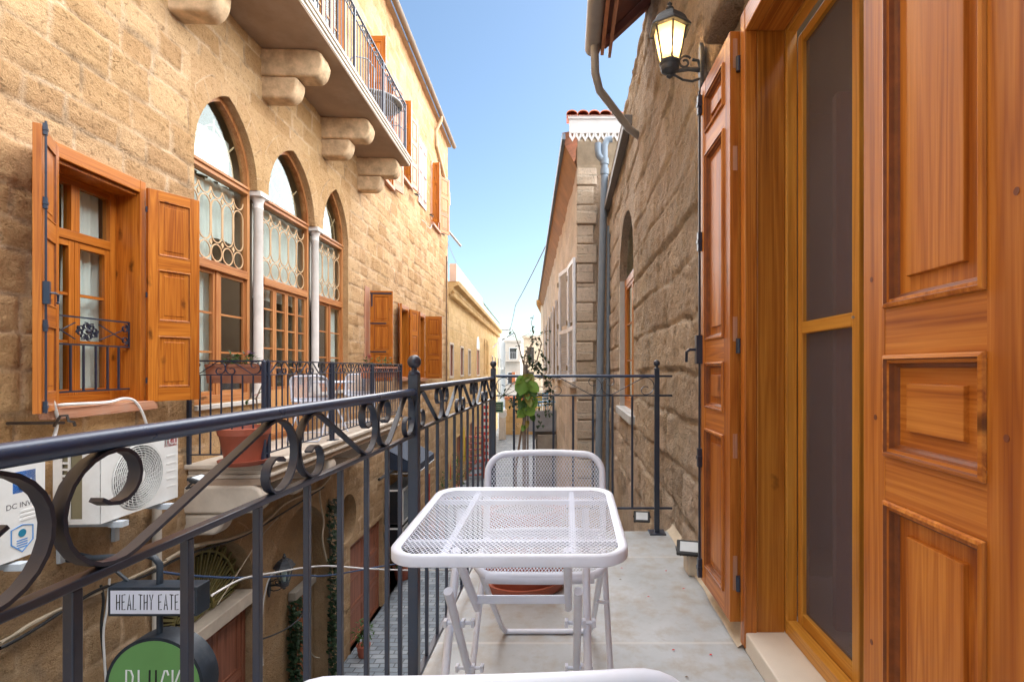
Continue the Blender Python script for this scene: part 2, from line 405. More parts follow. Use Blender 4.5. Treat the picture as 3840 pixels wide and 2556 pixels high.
def pointed_arch(x0, x1, zs, za, n=16):
    w = (x1 - x0) / 2; h = za - zs; Rr = (w*w + h*h) / (2*w); a1 = math.asin(min(1, h / Rr))
    if Rr < w: a1 = PI - a1
    left = [(x0 + Rr - Rr*math.cos(a1*i/n), zs + Rr*math.sin(a1*i/n)) for i in range(n + 1)]
    return left + [(x0 + x1 - p[0], p[1]) for p in left[-2::-1]]
def arch_fill(mb, arc, rx0, rx1, rz0, rz1, y=0.0, depth=.15, closed=False, rings=4):
    """masonry between an opening's curve and the rectangle round it, and the curve's reveal"""
    xc = sum(p[0] for p in arc) / len(arc); zc = rz0 if not closed else sum(p[1] for p in arc) / len(arc)
    def ray(p):
        dx, dz = p[0] - xc, p[1] - zc; k = 1e9
        if dx > 1e-9: k = min(k, (rx1 - xc) / dx)
        if dx < -1e-9: k = min(k, (rx0 - xc) / dx)
        if dz > 1e-9: k = min(k, (rz1 - zc) / dz)
        if dz < -1e-9: k = min(k, (rz0 - zc) / dz)
        return (xc + dx*k, zc + dz*k)
    arc = list(arc); corners = [(rx0, rz1), (rx1, rz1)] + ([(rx0, rz0), (rx1, rz0)] if closed else [])
    def ang(p): return math.atan2(p[1] - zc, p[0] - xc)
    if not closed:                          # a voussoir joint every fourth point
        a2 = []
        for i, p in enumerate(arc):
            if i % 4 == 2 and 0 < i < len(arc) - 1:
                q, r_ = Vector(arc[i-1]), Vector(arc[i+1]); d = (r_ - q).normalized() * .009
                a2 += [(p[0] - d.x, p[1] - d.y, 0), (p[0], p[1], 1), (p[0] + d.x, p[1] + d.y, 0)]
            else: a2.append((p[0], p[1], 0))
        arc = a2
    else: arc = [(p[0], p[1], 0) for p in arc]
    outer = [ray(p) for p in arc]
    n = len(arc)
    prs = list(zip(arc, outer))
    n = len(arc); prs = list(zip(arc, outer))
    for c in corners:                       # put the rectangle's corner on the nearest ray
        k = min(range(n), key=lambda i: abs(math.atan2(math.sin(ang(outer[i]) - ang(c)), math.cos(ang(outer[i]) - ang(c)))))
        prs[k] = (prs[k][0], c)
    rows = []
    grp = 0
    for a, b in prs:
        L = math.hypot(b[0]-a[0], b[1]-a[1]); ds = [0, .07, .14, .195, .206, .217] if not closed else [0, .02]
        ks = [min(d / max(L, 1e-6), .9) if L > .25 or closed else .9 * q / (len(ds) - 1) for q, d in enumerate(ds)] + [1.0]
        if a[2]: grp += 1
        row = []
        for j, k in enumerate(ks):
            q = mb.v((a[0] + (b[0]-a[0])*k, y - (.004 if 0 < j < 4 else 0), a[1] + (b[1]-a[1])*k)); row.append(q)
            if not closed: mb.A[q] = (.30 + .5 * random.Random(grp + 77).random() if j < 5 else .5, .9 if (a[2] and j < 5) or (j == 4 and L > .25) else 0.0)
        rows.append(row)
    rings = len(ks) - 1; n = len(arc)
    m = n if closed else n - 1
    for i in range(m):
        A, B = rows[i], rows[(i+1) % n]
        for j in range(rings): mb.f((A[j], B[j], B[j+1], A[j+1]))
    back = [mb.v((a[0], y + depth, a[1])) for a in arc]; fr = [mb.v((a[0], y, a[1])) for a in arc]
    for i in range(m): mb.f((fr[i], back[i], back[(i+1) % n], fr[(i+1) % n]))
def reveal(mb, x0, x1, z0, z1, y, depth, top=True, bottom=True):
    mb.quad((x0,y,z0),(x0,y,z1),(x0,y+depth,z1),(x0,y+depth,z0)); mb.quad((x1,y,z0),(x1,y+depth,z0),(x1,y+depth,z1),(x1,y,z1))
    if top: mb.quad((x0,y,z1),(x1,y,z1),(x1,y+depth,z1),(x0,y+depth,z1))
    if bottom: mb.quad((x0,y,z0),(x0,y+depth,z0),(x1,y+depth,z0),(x1,y,z0))
def room(parent, x0, x1, z0, z1, y, depth, name='room_interior', mat=None):
    m = MB(); e = .04; x0 -= e; x1 += e; z0 -= e; z1 += e
    m.quad((x0,y,z0),(x0,y,z1),(x0,y+depth,z1),(x0,y+depth,z0)); m.quad((x1,y,z0),(x1,y,z1),(x1,y+depth,z1),(x1,y+depth,z0))
    m.quad((x0,y,z1),(x1,y,z1),(x1,y+depth,z1),(x0,y+depth,z1)); m.quad((x0,y,z0),(x1,y,z0),(x1,y+depth,z0),(x0,y+depth,z0))
    m.quad((x0,y+depth,z0),(x1,y+depth,z0),(x1,y+depth,z1),(x0,y+depth,z1))
    return m.build(name, mat or ROOM, parent)

# ================================================================ joinery
PANEL = [(0, .0005), (.002, .007), (.009, .009), (.0115, .0025), (.018, .002), (.0205, -.008), (.026, -.012), (.028, -.016), (.058, -.0165), (.0585, -.0165), (.0605, -.008), (.062, -.0075)]
PANEL_S = [(0, .001), (.008, .004), (.014, -.007), (.040, -.008), (.048, -.002)]
GROOVE = plain('groove_varnish_shade', (.20,.058,.012), .5, .3, 20.0)  # dark varnish tone that also paints deeper shade into the panel grooves
def leaf(parent, name, w, h, t, panels, stile=.075, mats=None, mat=None, prof=PANEL, label=None, back=True):
    """panelled shutter leaf: hinge edge at x=0, face towards -y, bottom at z=0; panels are (z0, z1)"""
    MV, MH = mats or (WOOD('z'), WOOD('x'))
    m = MB(); m.box((0, 0, 0), (stile, t, h), 0); m.box((w - stile, 0, 0), (w, t, h), 0)
    zs = [0] + [z for p in panels for z in p] + [h]
    for i in range(0, len(zs), 2): m.box((stile + .0005, .0008, zs[i]), (w - stile - .0005, t - .0008, zs[i+1]), 1)
    for z0, z1 in panels:
        if prof is PANEL and z1 - z0 < .18: pr = [(min(a, (z1-z0)*.42), b) for a, b in PANEL]
        else: pr = prof
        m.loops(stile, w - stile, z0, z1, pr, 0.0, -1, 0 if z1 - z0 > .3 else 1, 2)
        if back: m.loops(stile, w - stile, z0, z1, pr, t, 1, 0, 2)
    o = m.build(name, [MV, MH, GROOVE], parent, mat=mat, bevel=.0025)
    if label: o['label'] = label
    return o
def hinge_pins(parent, zs, r=.009, l=.05, x=0.0, y=0.0):
    for z in zs:
        m = MB(); m.tube([(x, y, z - l/2), (x, y, z + l/2)], r, 10); m.box((x - .002, y - .005, z - l*.35), (x + .03, y + .0, z + l*.35))
        m.build('hinge', IRONB, parent, smooth=40)
def cremone(parent, x, y, z0, z1, zk, M=None):
    """espagnolette rod with guides and a knob"""
    m = MB(); m.T = M; m.tube([(x, y - .012, z0), (x, y - .012, z1)], .006, 8)
    for z in (z0 + .04, z0 + (z1-z0)*.30, z0 + (z1-z0)*.72, z1 - .05):
        m.box((x - .013, y - .02, z - .035), (x + .013, y, z + .035)); m.box((x - .017, y - .023, z - .008), (x + .017, y, z + .008))
    m.box((x - .018, y - .032, zk - .07), (x + .018, y, zk + .07))
    m.tube([(x, y - .03, zk), (x + .0, y - .055, zk), (x + .035, y - .06, zk - .005), (x + .04, y - .06, zk - .05), (x + .02, y - .06, zk - .06)], .007, 8)
    return m.build('shutter_bolt', IRONB, parent, smooth=40)
def frame_box(parent, name, x0, x1, z0, z1, y0, y1, w, mats, wb=None, wt=None, bevel=.002):
    m = MB(); wb = wb or w; wt = wt or w
    m.box((x0, y0, z0), (x0 + w, y1, z1), 0); m.box((x1 - w, y0, z0), (x1, y1, z1), 0)
    m.box((x0 + w, y0 + .001, z0), (x1 - w, y1 - .001, z0 + wb), 1); m.box((x0 + w, y0 + .001, z1 - wt), (x1 - w, y1 - .001, z1), 1)
    return m.build(name, mats, parent, bevel=bevel)
def pane(parent, x0, x1, z0, z1, y, mat=None, name='glass_pane'):
    m = MB(); m.box((x0, y, z0), (x1, y + .005, z1)); return m.build(name, mat or GLASS, parent)
def casement(parent, x0, x1, z0, z1, y, mats, bars=2, w=.045, t=.04, glassmat=None, name='casement'):
    f = frame_box(parent, name, x0, x1, z0, z1, y, y + t, w, mats)
    if bars:
        for i in range(bars):
            m = MB(); z = z0 + w + (z1 - z0 - 2*w) * (i + 1) / (bars + 1); m.box((x0 + w, y + .008, z - .010), (x1 - w, y + t - .008, z + .010))
            m.build('glazing_bar', mats[1], f)
    pane(f, x0 + w - .004, x1 - w + .004, z0 + w - .004, z1 - w + .004, y + t * .5, glassmat)
    return f
def curtain_or_reflection(parent, x0, x1, z0, z1, y, waves=6, amp=.03):
    m = MB(); n = waves * 10; prev = None
    for i in range(n + 1):
        x = x0 + (x1 - x0) * i / n; col = []
        for j in range(7):
            z = z0 + (z1 - z0) * j / 6
            d = amp * (math.sin(2*PI*waves*i/n + .5*math.sin(j)) + .4*math.sin(2*PI*waves*2.3*i/n + 1)) * (.55 + .45 * (1 - j/6))
            col.append(m.v((x, y + d, z)))
        if prev:
            for j in range(6): m.f((prev[j], col[j], col[j+1], prev[j+1]))
        prev = col
    return m.build('curtain_or_reflection', CURT, parent, smooth=80)
def ellipse(cx, cz, rx, rz, n=20, a0=0, a1=2*PI): return [(cx + rx*math.cos(a0 + (a1-a0)*i/n), cz + rz*math.sin(a0 + (a1-a0)*i/n)) for i in range(n + (0 if a1-a0 > 6.28 else 1))]

# ================================================================ the facing house
house = thing('stone_house', 'tall golden sandstone house on the left with three arched windows and two balconies', 'house', mat=ML)
A1 = (LU(447), LU(592)); A2 = (LU(618), LU(724)); A3 = (LU(743), LU(801))
ZS, ZA, ZSILL, ZSLAB = 3.20, 4.02, .77, .23
UEND = LU(1030)
W1 = (LU(112), LU(324), .86, 2.60)
DOORA = (LU(700), LU(790), 5.07, 7.3); DOORB = (LU(846), LU(898), 5.07, 7.4); WINC = (LU(922), LU(940), 5.64, 7.35); WIND = (LU(992), LU(1008), 5.45, 7.2)
WINB2 = (LU(917), LU(938), .90, 2.55); WINC2 = (LU(958), LU(976), .85, 2.55); WINA2 = (LU(836), LU(850), .85, 2.55)
FAN = (LU(479) - .80, LU(479) + .86, -3.8, -1.50); VAULT = (LU(609), LU(762), -3.8, -1.85); GATE = (LU(806), LU(880), -3.8, -1.95)
NIC = (LU(800, 0), LW(800, 1192)[1], .40)
SHOP = (LU(893), LU(942), -3.8, -.55)
fan_arc = pointed_arch(FAN[0], FAN[1], FAN[3], -.62, 10); vault_arc = pointed_arch(VAULT[0], VAULT[1], VAULT[3], -.78, 12)
nic_arc = [(NIC[0] + NIC[2]*math.cos(2*PI*i/24), NIC[1] + 1.02*NIC[2]*math.sin(2*PI*i/24)) for i in range(24)]
shop_arc = pointed_arch(SHOP[0], SHOP[1], -1.15, SHOP[3] , 8)
LTOP = 8.86
m1, m2 = (A1[1] + A2[0]) / 2, (A2[1] + A3[0]) / 2
holes = [W1, (A1[0], A3[1], ZSILL, ZS), (A1[0] - .05, A3[1] + .05, ZS, 4.12), (A2[0], A2[1], ZSLAB, ZSILL), DOORA, DOORB, WINC, WIND, WINB2, WINC2,
         FAN, (FAN[0] - .05, FAN[1] + .05, FAN[3], -.5), VAULT, (VAULT[0] - .05, VAULT[1] + .05, VAULT[3], -.7), GATE,
         (NIC[0] - .46, NIC[0] + .46, NIC[1] - .46, NIC[1] + .46), (SHOP[0], SHOP[1], -3.8, -1.15), (SHOP[0] - .05, SHOP[1] + .05, -1.15, -.5)]
mb = MB()
MAS_L = Masonry(-4, UEND, -3.8, LTOP, (.20, .30), (.26, .58), 12, .013, .008, .034)
wall_grid(mb, frange(-4, 2.2, .5) + frange(2.2, 9.0, .022) + frange(9.0, UEND, .05), frange(-3.8, 1.0, .04) + frange(1.0, 5.2, .022) + frange(5.2, LTOP, .045), holes, 0, .016, 2.6, MAS_L)
for (a, b), (r0, r1) in ((A1, (A1[0] - .05, m1)), (A2, (m1, m2)), (A3, (m2, A3[1] + .05))):
    arch_fill(mb, pointed_arch(a, b, ZS, ZA if (a, b) == A2 else ZA - .02), r0, r1, ZS, 4.12, 0, .17)
arch_fill(mb, fan_arc, FAN[0] - .05, FAN[1] + .05, FAN[3], -.5, 0, .30)
arch_fill(mb, vault_arc, VAULT[0] - .05, VAULT[1] + .05, VAULT[3], -.7, 0, .26)
arch_fill(mb, shop_arc, SHOP[0] - .05, SHOP[1] + .05, -1.15, -.5, 0, .5)
arch_fill(mb, nic_arc, NIC[0] - .46, NIC[0] + .46, NIC[1] - .46, NIC[1] + .46, 0, .30, closed=True)
mb.quad((m1 - .002, .01, ZS), (m1 + .002, .01, ZS), (m1 + .002, .17, ZS), (m1 - .002, .17, ZS))
for a, b in ((A1[1], A2[0]), (A2[1], A3[0])): mb.quad((a, 0, ZS), (b, 0, ZS), (b, .17, ZS), (a, .17, ZS))
reveal(mb, A1[0], A3[1], ZSILL, ZS, 0, .17, top=False, bottom=False)
reveal(mb, A2[0], A2[1], ZSLAB, ZSILL, 0, .17, top=False)
for a, b in ((A1[0], A2[0]), (A2[1], A3[1])): mb.quad((a, 0, ZSILL), (b, 0, ZSILL), (b, .17, ZSILL), (a, .17, ZSILL))
for w, d in ((W1, .235), (DOORA, .2), (DOORB, .2), (WINC, .25), (WIND, .25), (WINB2, .25), (WINC2, .25), (GATE, .16)): reveal(mb, w[0], w[1], w[2], w[3], 0, d)
for w in (FAN, VAULT): reveal(mb, w[0], w[1], w[2], w[3], 0, .3 if w is FAN else .26, top=False)
reveal(mb, SHOP[0], SHOP[1], -3.8, -1.15, 0, .5, top=False); mb.quad((SHOP[0] - .06, .5, -3.81), (SHOP[1] + .06, .5, -3.81), (SHOP[1] + .06, .5, -.5), (SHOP[0] - .06, .5, -.5))
mb.quad((UEND, 0, -3.8), (UEND, 0, LTOP), (UEND, 6, LTOP), (UEND, 6, -3.8))                     # end wall
mb.quad((-4, 0, LTOP), (UEND, 0, LTOP), (UEND, 6, LTOP + .3), (-4, 6, LTOP + .3))
mb.quad((VAULT[0], .26, -3.8), (VAULT[1], .26, -3.8), (VAULT[1], .26, -.7), (VAULT[0], .26, -.7))   # walled-up vault
mb.quad((NIC[0]-.46, .30, NIC[1]-.46), (NIC[0]+.46, .30, NIC[1]-.46), (NIC[0]+.46, .30, NIC[1]+.46), (NIC[0]-.46, .30, NIC[1]+.46))
mb.build('wall', STONE_L, house, smooth=50)

# --- arched windows
WM = (wood('window_pine_z', (.28,.09,.028), (.45,.175,.055), (.57,.27,.10), 'z', rough=.45, coat=.1), wood('window_pine_x', (.28,.09,.028), (.45,.175,.055), (.57,.27,.10), 'x', rough=.45, coat=.1))
TRAC = plain('tracery_wood', (.62,.40,.22), .6, .1)
ZT = 2.19                                                # bottom of the tracery panel
def tracery(parent, x0, x1, z0, z1, y, cols):
    m = MB(); w = (x1 - x0) / cols; r = w * .46; zc = z0 + r + .012; tall = (z1 - z0) * .52
    def ring(pts, closed=True, t=.016): m.bar([(p[0], y, p[1]) for p in pts], .010, t*.72, (0, 1, 0), closed=closed)
    for c in range(cols):
        cx = x0 + (c + .5) * w
        ring(ellipse(cx, zc, r, r, 20))
        zl = zc + r + .02
        ring(ellipse(cx, zl + r, r, r, 10, PI, 2*PI) + ellipse(cx, zl + tall - r, r, r, 10, 0, PI))
        ring(ellipse(cx, zl + tall + .02 + r, r, r, 12, PI, 2*PI), False)
        for zz in (zc + r + .01, zl + tall + .01):
            if c: 
                xx = x0 + c * w; m.prism([(xx, zz - .035), (xx + .022, zz), (xx, zz + .035), (xx - .022, zz)], y - .006, y + .006)
    return m.build('tracery', TRAC, parent)
def arch_window(a, b, z0, kind, za):
    p = bpy.data.objects.new('arched_window', None); COL.objects.link(p); p.parent = house
    fr = MB(); y0, y1 = .085, .165; w = .048
    fr.box((a, y0, z0), (a + w, y1, ZS), 0); fr.box((b - w, y0, z0), (b, y1, ZS), 0)
    for z, t in ((ZS - .075, .075), (ZT - .045, .09), (z0, .08)): fr.box((a + w, y0 - .012, z), (b - w, y1 - .001, z + t), 1)
    fr.box((a + w, y0 - .03, ZS - .03), (b - w, y0 - .012, ZS), 1)
    outer, inner = pointed_arch(a, b, ZS, za, 14), pointed_arch(a + .04, b - .04, ZS + .001, za - .055, 14)
    for i in range(len(outer) - 1):
        q = [(outer[i], y0), (outer[i+1], y0), (inner[i+1], y0), (inner[i], y0)]
        fr.quad(*[(k[0][0], k[1], k[0][1]) for k in q]); fr.quad((inner[i][0], y0, inner[i][1]), (inner[i+1][0], y0, inner[i+1][1]), (inner[i+1][0], y1, inner[i+1][1]), (inner[i][0], y1, inner[i][1]))
    fr.build('window_frame', WM, p, bevel=.004)
    g = MB(); g.prism(pointed_arch(a + .035, b - .035, ZS, za - .05, 12), .135, .14); g.build('fanlight_pane', GLASS, p)
    pane(p, a + w, b - w, ZT + .045, ZS - .075, .135)
    tracery(p, a + w + .01, b - w - .01, ZT + .055, ZS - .09, .127, 5 if kind != 'end' else 4)
    ft = MB(); xc = (a + b) / 2; h = za - ZS
    for k in (.62, .32):
        ft.bar([(q[0], .156, q[1]) for q in pointed_arch(xc - (b-a)*.5*k, xc + (b-a)*.5*k, ZS + .02, ZS + h*k, 10)], .01, .016, (0, 1, 0))
    for an in (.25, .5, .75): ft.bar([(xc + .14*math.cos(PI*an), .156, ZS + .02 + .2*math.sin(PI*an)), (xc + (b-a)*.46*math.cos(PI*an), .156, ZS + h*.62*math.sin(PI*an) + .06)], .01, .014, (0, 1, 0))
    ft.build('tracery', TRAC, p)
    top = ZT - .045
    if kind == 'door':
        ws = [a + w + (b - a - 2*w) * k for k in (0, .26, .52, .76, 1)]
        for i in range(4): 
            c = casement(p, ws[i] + .002, ws[i+1] - .002, z0 + .62, top, .105, WM, bars=4, w=.04)
        d = MB(); d.box((a + w, .105, z0 + .08), (b - w, .15, z0 + .62)); d.build('door_panel', wood('door_board', (.45,.19,.06), (.62,.31,.11), (.70,.40,.17), 'z', rough=.5), p)
    else:
        mid = (a + b) / 2 - .02
        d = MB(); d.box((mid - .03, .098, z0 + .08), (mid + .03, .16, top)); d.build('mullion', WM[0], p, bevel=.003)
        dark_left = kind == 'end'
        casement(p, a + w, mid - .03, z0 + .08, top, .11, WM, bars=2, w=.04, glassmat=SCREEN if dark_left else None)
        casement(p, mid + .03, b - w, z0 + .08, top, .11, WM, bars=2, w=.04, glassmat=None if dark_left else SCREEN)
        if dark_left: curtain_or_reflection(p, mid - .3, b - w, z0 + .05, ZS - .4, .215, 5)
        else: curtain_or_reflection(p, a + w - .05, mid + .06, z0 + .05, ZS - .1, .215, 5, .02); curtain_or_reflection(p, a + w, b - w - .1, ZS - .05, ZA - .35, .24, 5, .02)
    if kind != 'first': curtain_or_reflection(p, a + w, b - w, ZT - .2, ZS - .06, .225, 6, .015)  # added pale sheet behind the tracery, standing for bright reflections in the panes
    else: curtain_or_reflection(p, mid, b - w, ZT + .35, ZS - .06, .235, 4, .015)  # same added sheet, a pale reflection behind the right part of the tracery
    room(p, a, b, z0, ZA, .175, 1.6)
    return p
SCREEN = glass('insect_screen_dark', (.16,.14,.14), .10, 1.0, .15)
arch_window(A1[0], A1[1], ZSILL, 'first', ZA - .02); arch_window(A2[0], A2[1], ZSLAB, 'door', ZA); arch_window(A3[0], A3[1], ZSILL, 'end', ZA - .02)
for a, b in ((A1[1], A2[0]), (A2[1], A3[0])):
    c = ((a + b) / 2, .055, 0); m = MB(); r = .053
    m.lathe([(r*1.35, ZSILL), (r*1.35, ZSILL + .06), (r*1.1, ZSILL + .09), (r, ZSILL + .13), (r, 2.0), (r*.93, ZS - .20), (r*1.05, ZS - .19), (r*1.05, ZS - .175), (r*.95, ZS - .165), (r*1.05, ZS - .11), (r*1.45, ZS - .06)], c, 20)
    m.box((c[0] - .105, -.03, ZS - .06), (c[0] + .105, .17, ZS - .001)); m.build('column', MARBLE, house, smooth=35, bevel=.004)
m = MB(); m.box((A1[0], -.03, ZSILL - .05), (A1[1] + .04, .10, ZSILL - .002)); m.build('window_sill', MARBLE, house, bevel=.006)
m = MB(); m.box((A2[1] - .02, -.03, ZSILL - .05), (A3[1], .10, ZSILL - .002))
m.build('window_sill', MARBLE, house, bevel=.006)

# --- near shuttered window
def iron_guard(parent, x0, x1, z0, z1, y):
    m = MB()
    for z in (z0, z1 - .2, z1): m.bar([(x0, y, z), (x1, y, z)], .012, .012, (0, 0, 1))
    n = 7
    for i in range(1, n): x = x0 + (x1-x0)*i/n; m.bar([(x, y, z0), (x, y, z1 - .2)], .011, .011, (0, 1, 0))
    cx, cz = (x0 + x1) / 2 - .02, z1 - .10
    def curl(px, pz, r, a0, d, turns=1.4):
        pts = [(px + r*(1-.62*i/18)*math.cos(a0 + d*2*PI*turns*i/18), y, pz + r*(1-.62*i/18)*math.sin(a0 + d*2*PI*turns*i/18)) for i in range(19)]
        m.bar(pts, .012, .006, (0, 1, 0))
    for k in range(8):
        a = 2*PI*k/8 + .2; curl(cx + .05*math.cos(a)*1.3, cz + .042*math.sin(a), .027, a, 1 if k % 2 else -1)
    m.ball((cx, y - .008, cz), .018, 10)
    for s in (-1, 1):
        xe = x0 if s < 0 else x1
        m.bar([(cx + s*.1, y, cz + .06), (xe - s*.05, y, cz - .05)], .008, .006, (0, 1, 0)); m.bar([(cx + s*.1, y, cz - .06), (xe - s*.05, y, cz + .04)], .008, .006, (0, 1, 0))
        curl(xe - s*.045, cz + .05, .034, PI/2, -s, 1.2); curl(xe - s*.045, cz - .05, .034, -PI/2, s, 1.2); m.bar([(xe, y, z1 - .2), (xe, y, z1)], .012, .01, (0, 1, 0))
    return m.build('window_guard', IRON, parent)
def hinge_mat(x, y, z, ang):   # leaf hinged at (x, y): ang 0 = lying along +x
    return Matrix.Translation((x, y, z)) @ Matrix.Rotation(ang, 4, 'Z')
def shutter_window(W, leaves, panels, frame_mats, depth=.22, simple=False, curt=True, casing=.07, leaf_mats=None):
    x0, x1, z0, z1 = W
    p = bpy.data.objects.new('window', None); COL.objects.link(p); p.parent = house
    m = MB(); c = casing
    m.box((x0 - c*.4, -.02, z0), (x0 + .03, .012, z1 + c)); m.box((x1 - .03, -.02, z0), (x1 + c*.4, .012, z1 + c)); m.build('window_casing', frame_mats[0], p, bevel=.004)
    m = MB(); m.box((x0 + .03, -.019, z1 - .03), (x1 - .03, .012, z1 + c - .002)); m.build('window_casing', frame_mats[1], p, bevel=.004)
    m = MB(); m.box((x0 + .002, .012, z0), (x0 + .028, depth, z1 - .03)); m.box((x1 - .028, .012, z0), (x1 - .002, depth, z1 - .03)); m.box((x0 + .028, .012, z1 - .058), (x1 - .028, depth, z1 - .032)); m.build('window_lining', frame_mats[0], p, bevel=.002)
    m = MB(); m.box((x0 - .07, -.085, z0 - .075), (x1 + .07, .02, z0 - .002)); m.box((x0 + .01, .02, z0 - .03), (x1 - .01, depth, z0 + .012)); m.build('window_sill', WOODP('x'), p, bevel=.006)
    yf = depth - .06; xa, xb = x0 + .03, x1 - .03; zt = z0 + (z1 - z0) * .70
    if not simple:
        f = frame_box(p, 'window_frame', xa, xb, z0 + .012, z1 - .058, yf, yf + .06, .055, frame_mats)
        m = MB(); m.box((xa + .055, yf - .006, zt), (xb - .055, yf + .058, zt + .07)); m.build('transom', frame_mats[1], p, bevel=.004)
        mid = (xa + xb) / 2
        m = MB(); m.box((mid - .035, yf - .004, zt + .07), (mid + .035, yf + .055, z1 - .113)); m.build('mullion', frame_mats[0], p, bevel=.003)
        for a, b in ((xa + .055, mid - .035), (mid + .035, xb - .055)): pane(p, a, b, zt + .07, z1 - .11, yf + .03)
        for a, b in ((xa + .055, mid - .002), (mid + .002, xb - .055)): casement(p, a, b, z0 + .068, zt - .002, yf + .004, frame_mats, bars=2, w=.045, t=.045)
        if curt: curtain_or_reflection(p, mid + .01, mid + .33, z0 + .05, z1 - .05, yf + .11, 4, .022); curtain_or_reflection(p, x0 - .02, x0 + .10, z0 + .05, z1 - .05, yf + .10, 2, .02)
    else:
        pane(p, x0 + .02, x1 - .02, z0, z1 - .03, yf + .03)
    room(p, x0, x1, z0, z1, depth + .002, 1.2)
    for (side, ang, w, bolt) in leaves:
        t = .04; hgt = z1 - z0 + .03
        lm = leaf_mats or (WOODL('z'), WOODL('x'))
        if side == 'l': M = hinge_mat(x0 - .005, -.022, z0 - .01, ang) @ Matrix.Translation((.012, -.0, 0))
        else: M = hinge_mat(x1 + .005, -.022, z0 - .01, ang) @ Matrix.Translation((.012, -t, 0))
        l = leaf(house, 'shutter', w, hgt, t, [(hgt*a, hgt*b) for a, b in panels], .07, lm, M, prof=PANEL_S if simple else PANEL_L)
        hinge_pins(l, [hgt*.1, hgt*.5, hgt*.9], .008, .045, -.002, .02)
        if bolt: cremone(l, 0, 0, .0, hgt + .03, hgt * .42, Matrix.Translation((w - .035, t, 0)) @ Matrix.Rotation(PI, 4, 'Z'))
    return p
FM = (WOODL('z'), WOODL('x'))
P3 = [(.065, .31), (.38, .625), (.69, .955)]
PANEL_L = [(0, 0), (.004, .003), (.010, .003), (.014, -.008), (.020, -.010), (.046, -.010), (.052, -.005)]
# leaf angles: local frame has +x along the wall away from the eye, -y towards the street
w1 = shutter_window(W1, [('l', PI + R(31), .40, True), ('r', -R(31), .385, False)], P3, FM, .235)
iron_guard(w1, W1[0] + .03, W1[1] - .03, W1[2] + .10, W1[2] + .64, .07)
m = MB(); hx, hz = W1[0] - .05, W1[2] - .10
m.tube([(hx - .25, -.03, hz + .03), (hx + .06, -.09, hz)], .010, 6); m.tube([(hx + .0, -.08, hz - .02), (hx + .02, -.1, hz + .05), (hx + .06, -.11, hz + .05), (hx + .08, -.1, hz + .01), (hx + .12, -.1, hz), (hx + .13, -.1, hz - .03)], .009, 6)
m.build('shutter_hook', iron('rusty_iron', (.03,.02,.016), .8), house, smooth=40)
plain_leaf_mats = (WOODL('z'), WOODL('x'))  # same shutter pine as the other leaves, both grain directions
# --- farther windows of the same wall
shutter_window(WINB2, [('l', PI + R(17), .40, False), ('r', -R(15), .40, False)], P3, FM, .25, simple=True)
shutter_window(WINC2, [('l', PI + R(20), .36, False), ('r', -R(88), .46, False)], P3, FM, .25, simple=True)
shutter_window(WINC, [('l', PI + R(88), .21, False), ('r', -R(8), .42, False)], P3, FM, .25, simple=True)
shutter_window(WIND, [('l', PI + R(84), .22, False), ('r', -R(25), .50, False)], P3, FM, .25, simple=True)
shutter_window(DOORB, [('l', PI + R(86), .31, False), ('r', -R(12), .48, False)], P3, FM, .2, simple=True)
# the lone leaf beside the arches, seen from its hinge side
l = leaf(house, 'shutter', .42, 1.72, .04, [(.08, .52), (.60, 1.06), (1.14, 1.62)], .07, (WOODL('z'), WOODL('x')), hinge_mat(LU(848), -.03, .88, -R(88)), prof=PANEL_S)
m = MB()
for z in (.56, 1.10): m.box((0, -.008, z - .012), (.30, -.001, z + .012))
m.box((0, -.008, 1.655), (.40, -.001, 1.685)); m.box((.02, -.009, 1.42), (.045, -.001, 1.655)); m.build('strap_hinge', IRON, l)
m = MB(); m.box((LU(838), -.02, .86), (LU(848), .01, 2.66)); m.build('window_casing', WOODP('z'), house, bevel=.004)
# glazed door on the upper balcony
d = bpy.data.objects.new('glazed_door', None); COL.objects.link(d); d.parent = house
frame_box(d, 'door_frame', DOORA[0] - .06, DOORA[1] + .06, DOORA[2], DOORA[3] + .06, -.02, .06, .08, WM)
nn = 4
for i in range(nn):
    a = DOORA[0] + .02 + (DOORA[1] - DOORA[0] - .04) * i / nn; b = DOORA[0] + .02 + (DOORA[1] - DOORA[0] - .04) * (i + 1) / nn
    casement(d, a, b, DOORA[2] + .3, DOORA[3] - .02, .03, WM, bars=2, w=.06)
m = MB(); m.box((DOORA[0] + .02, .03, DOORA[2]), (DOORA[1] - .02, .06, DOORA[2] + .3)); m.build('door_panel', WM[0], d)
room(d, DOORA[0], DOORA[1], DOORA[2], DOORA[3], .21, 1.4)
# closed pink louvred shutter
pk = plain('pink_shutter_paint', (.50,.235,.17), .6, .08); pkw = plain('pale_lilac_frame', (.66,.55,.52), .6, .06)
PX = (LU(962), LU(978.5), 5.55, 7.28)
cs = frame_box(house, 'closed_shutter', PX[0], PX[1], PX[2], PX[3], -.03, .0, .07, (pkw, pkw)); cs['label'] = 'closed pink shutter in a pale frame'
m = MB(); xm = (PX[0] + PX[1]) / 2
for a, b in ((PX[0] + .07, xm - .02), (xm + .02, PX[1] - .07)):
    m.box((a, -.022, PX[2] + .07), (b, -.006, PX[3] - .07))
m.build('shutter_board', pk, cs); m = MB(); m.box((xm - .02, -.028, PX[2] + .07), (xm + .02, -.004, PX[3] - .07))
m.build('meeting_stile', pkw, cs)
m = MB()
for k in (.12, .5, .88):
    z = PX[2] + (PX[3] - PX[2]) * k
    for a in (PX[0] + .0, PX[1] - .3): m.box((a, -.04, z - .012), (a + .3, -.031, z + .012))
m.build('strap_hinge', IRON, cs)

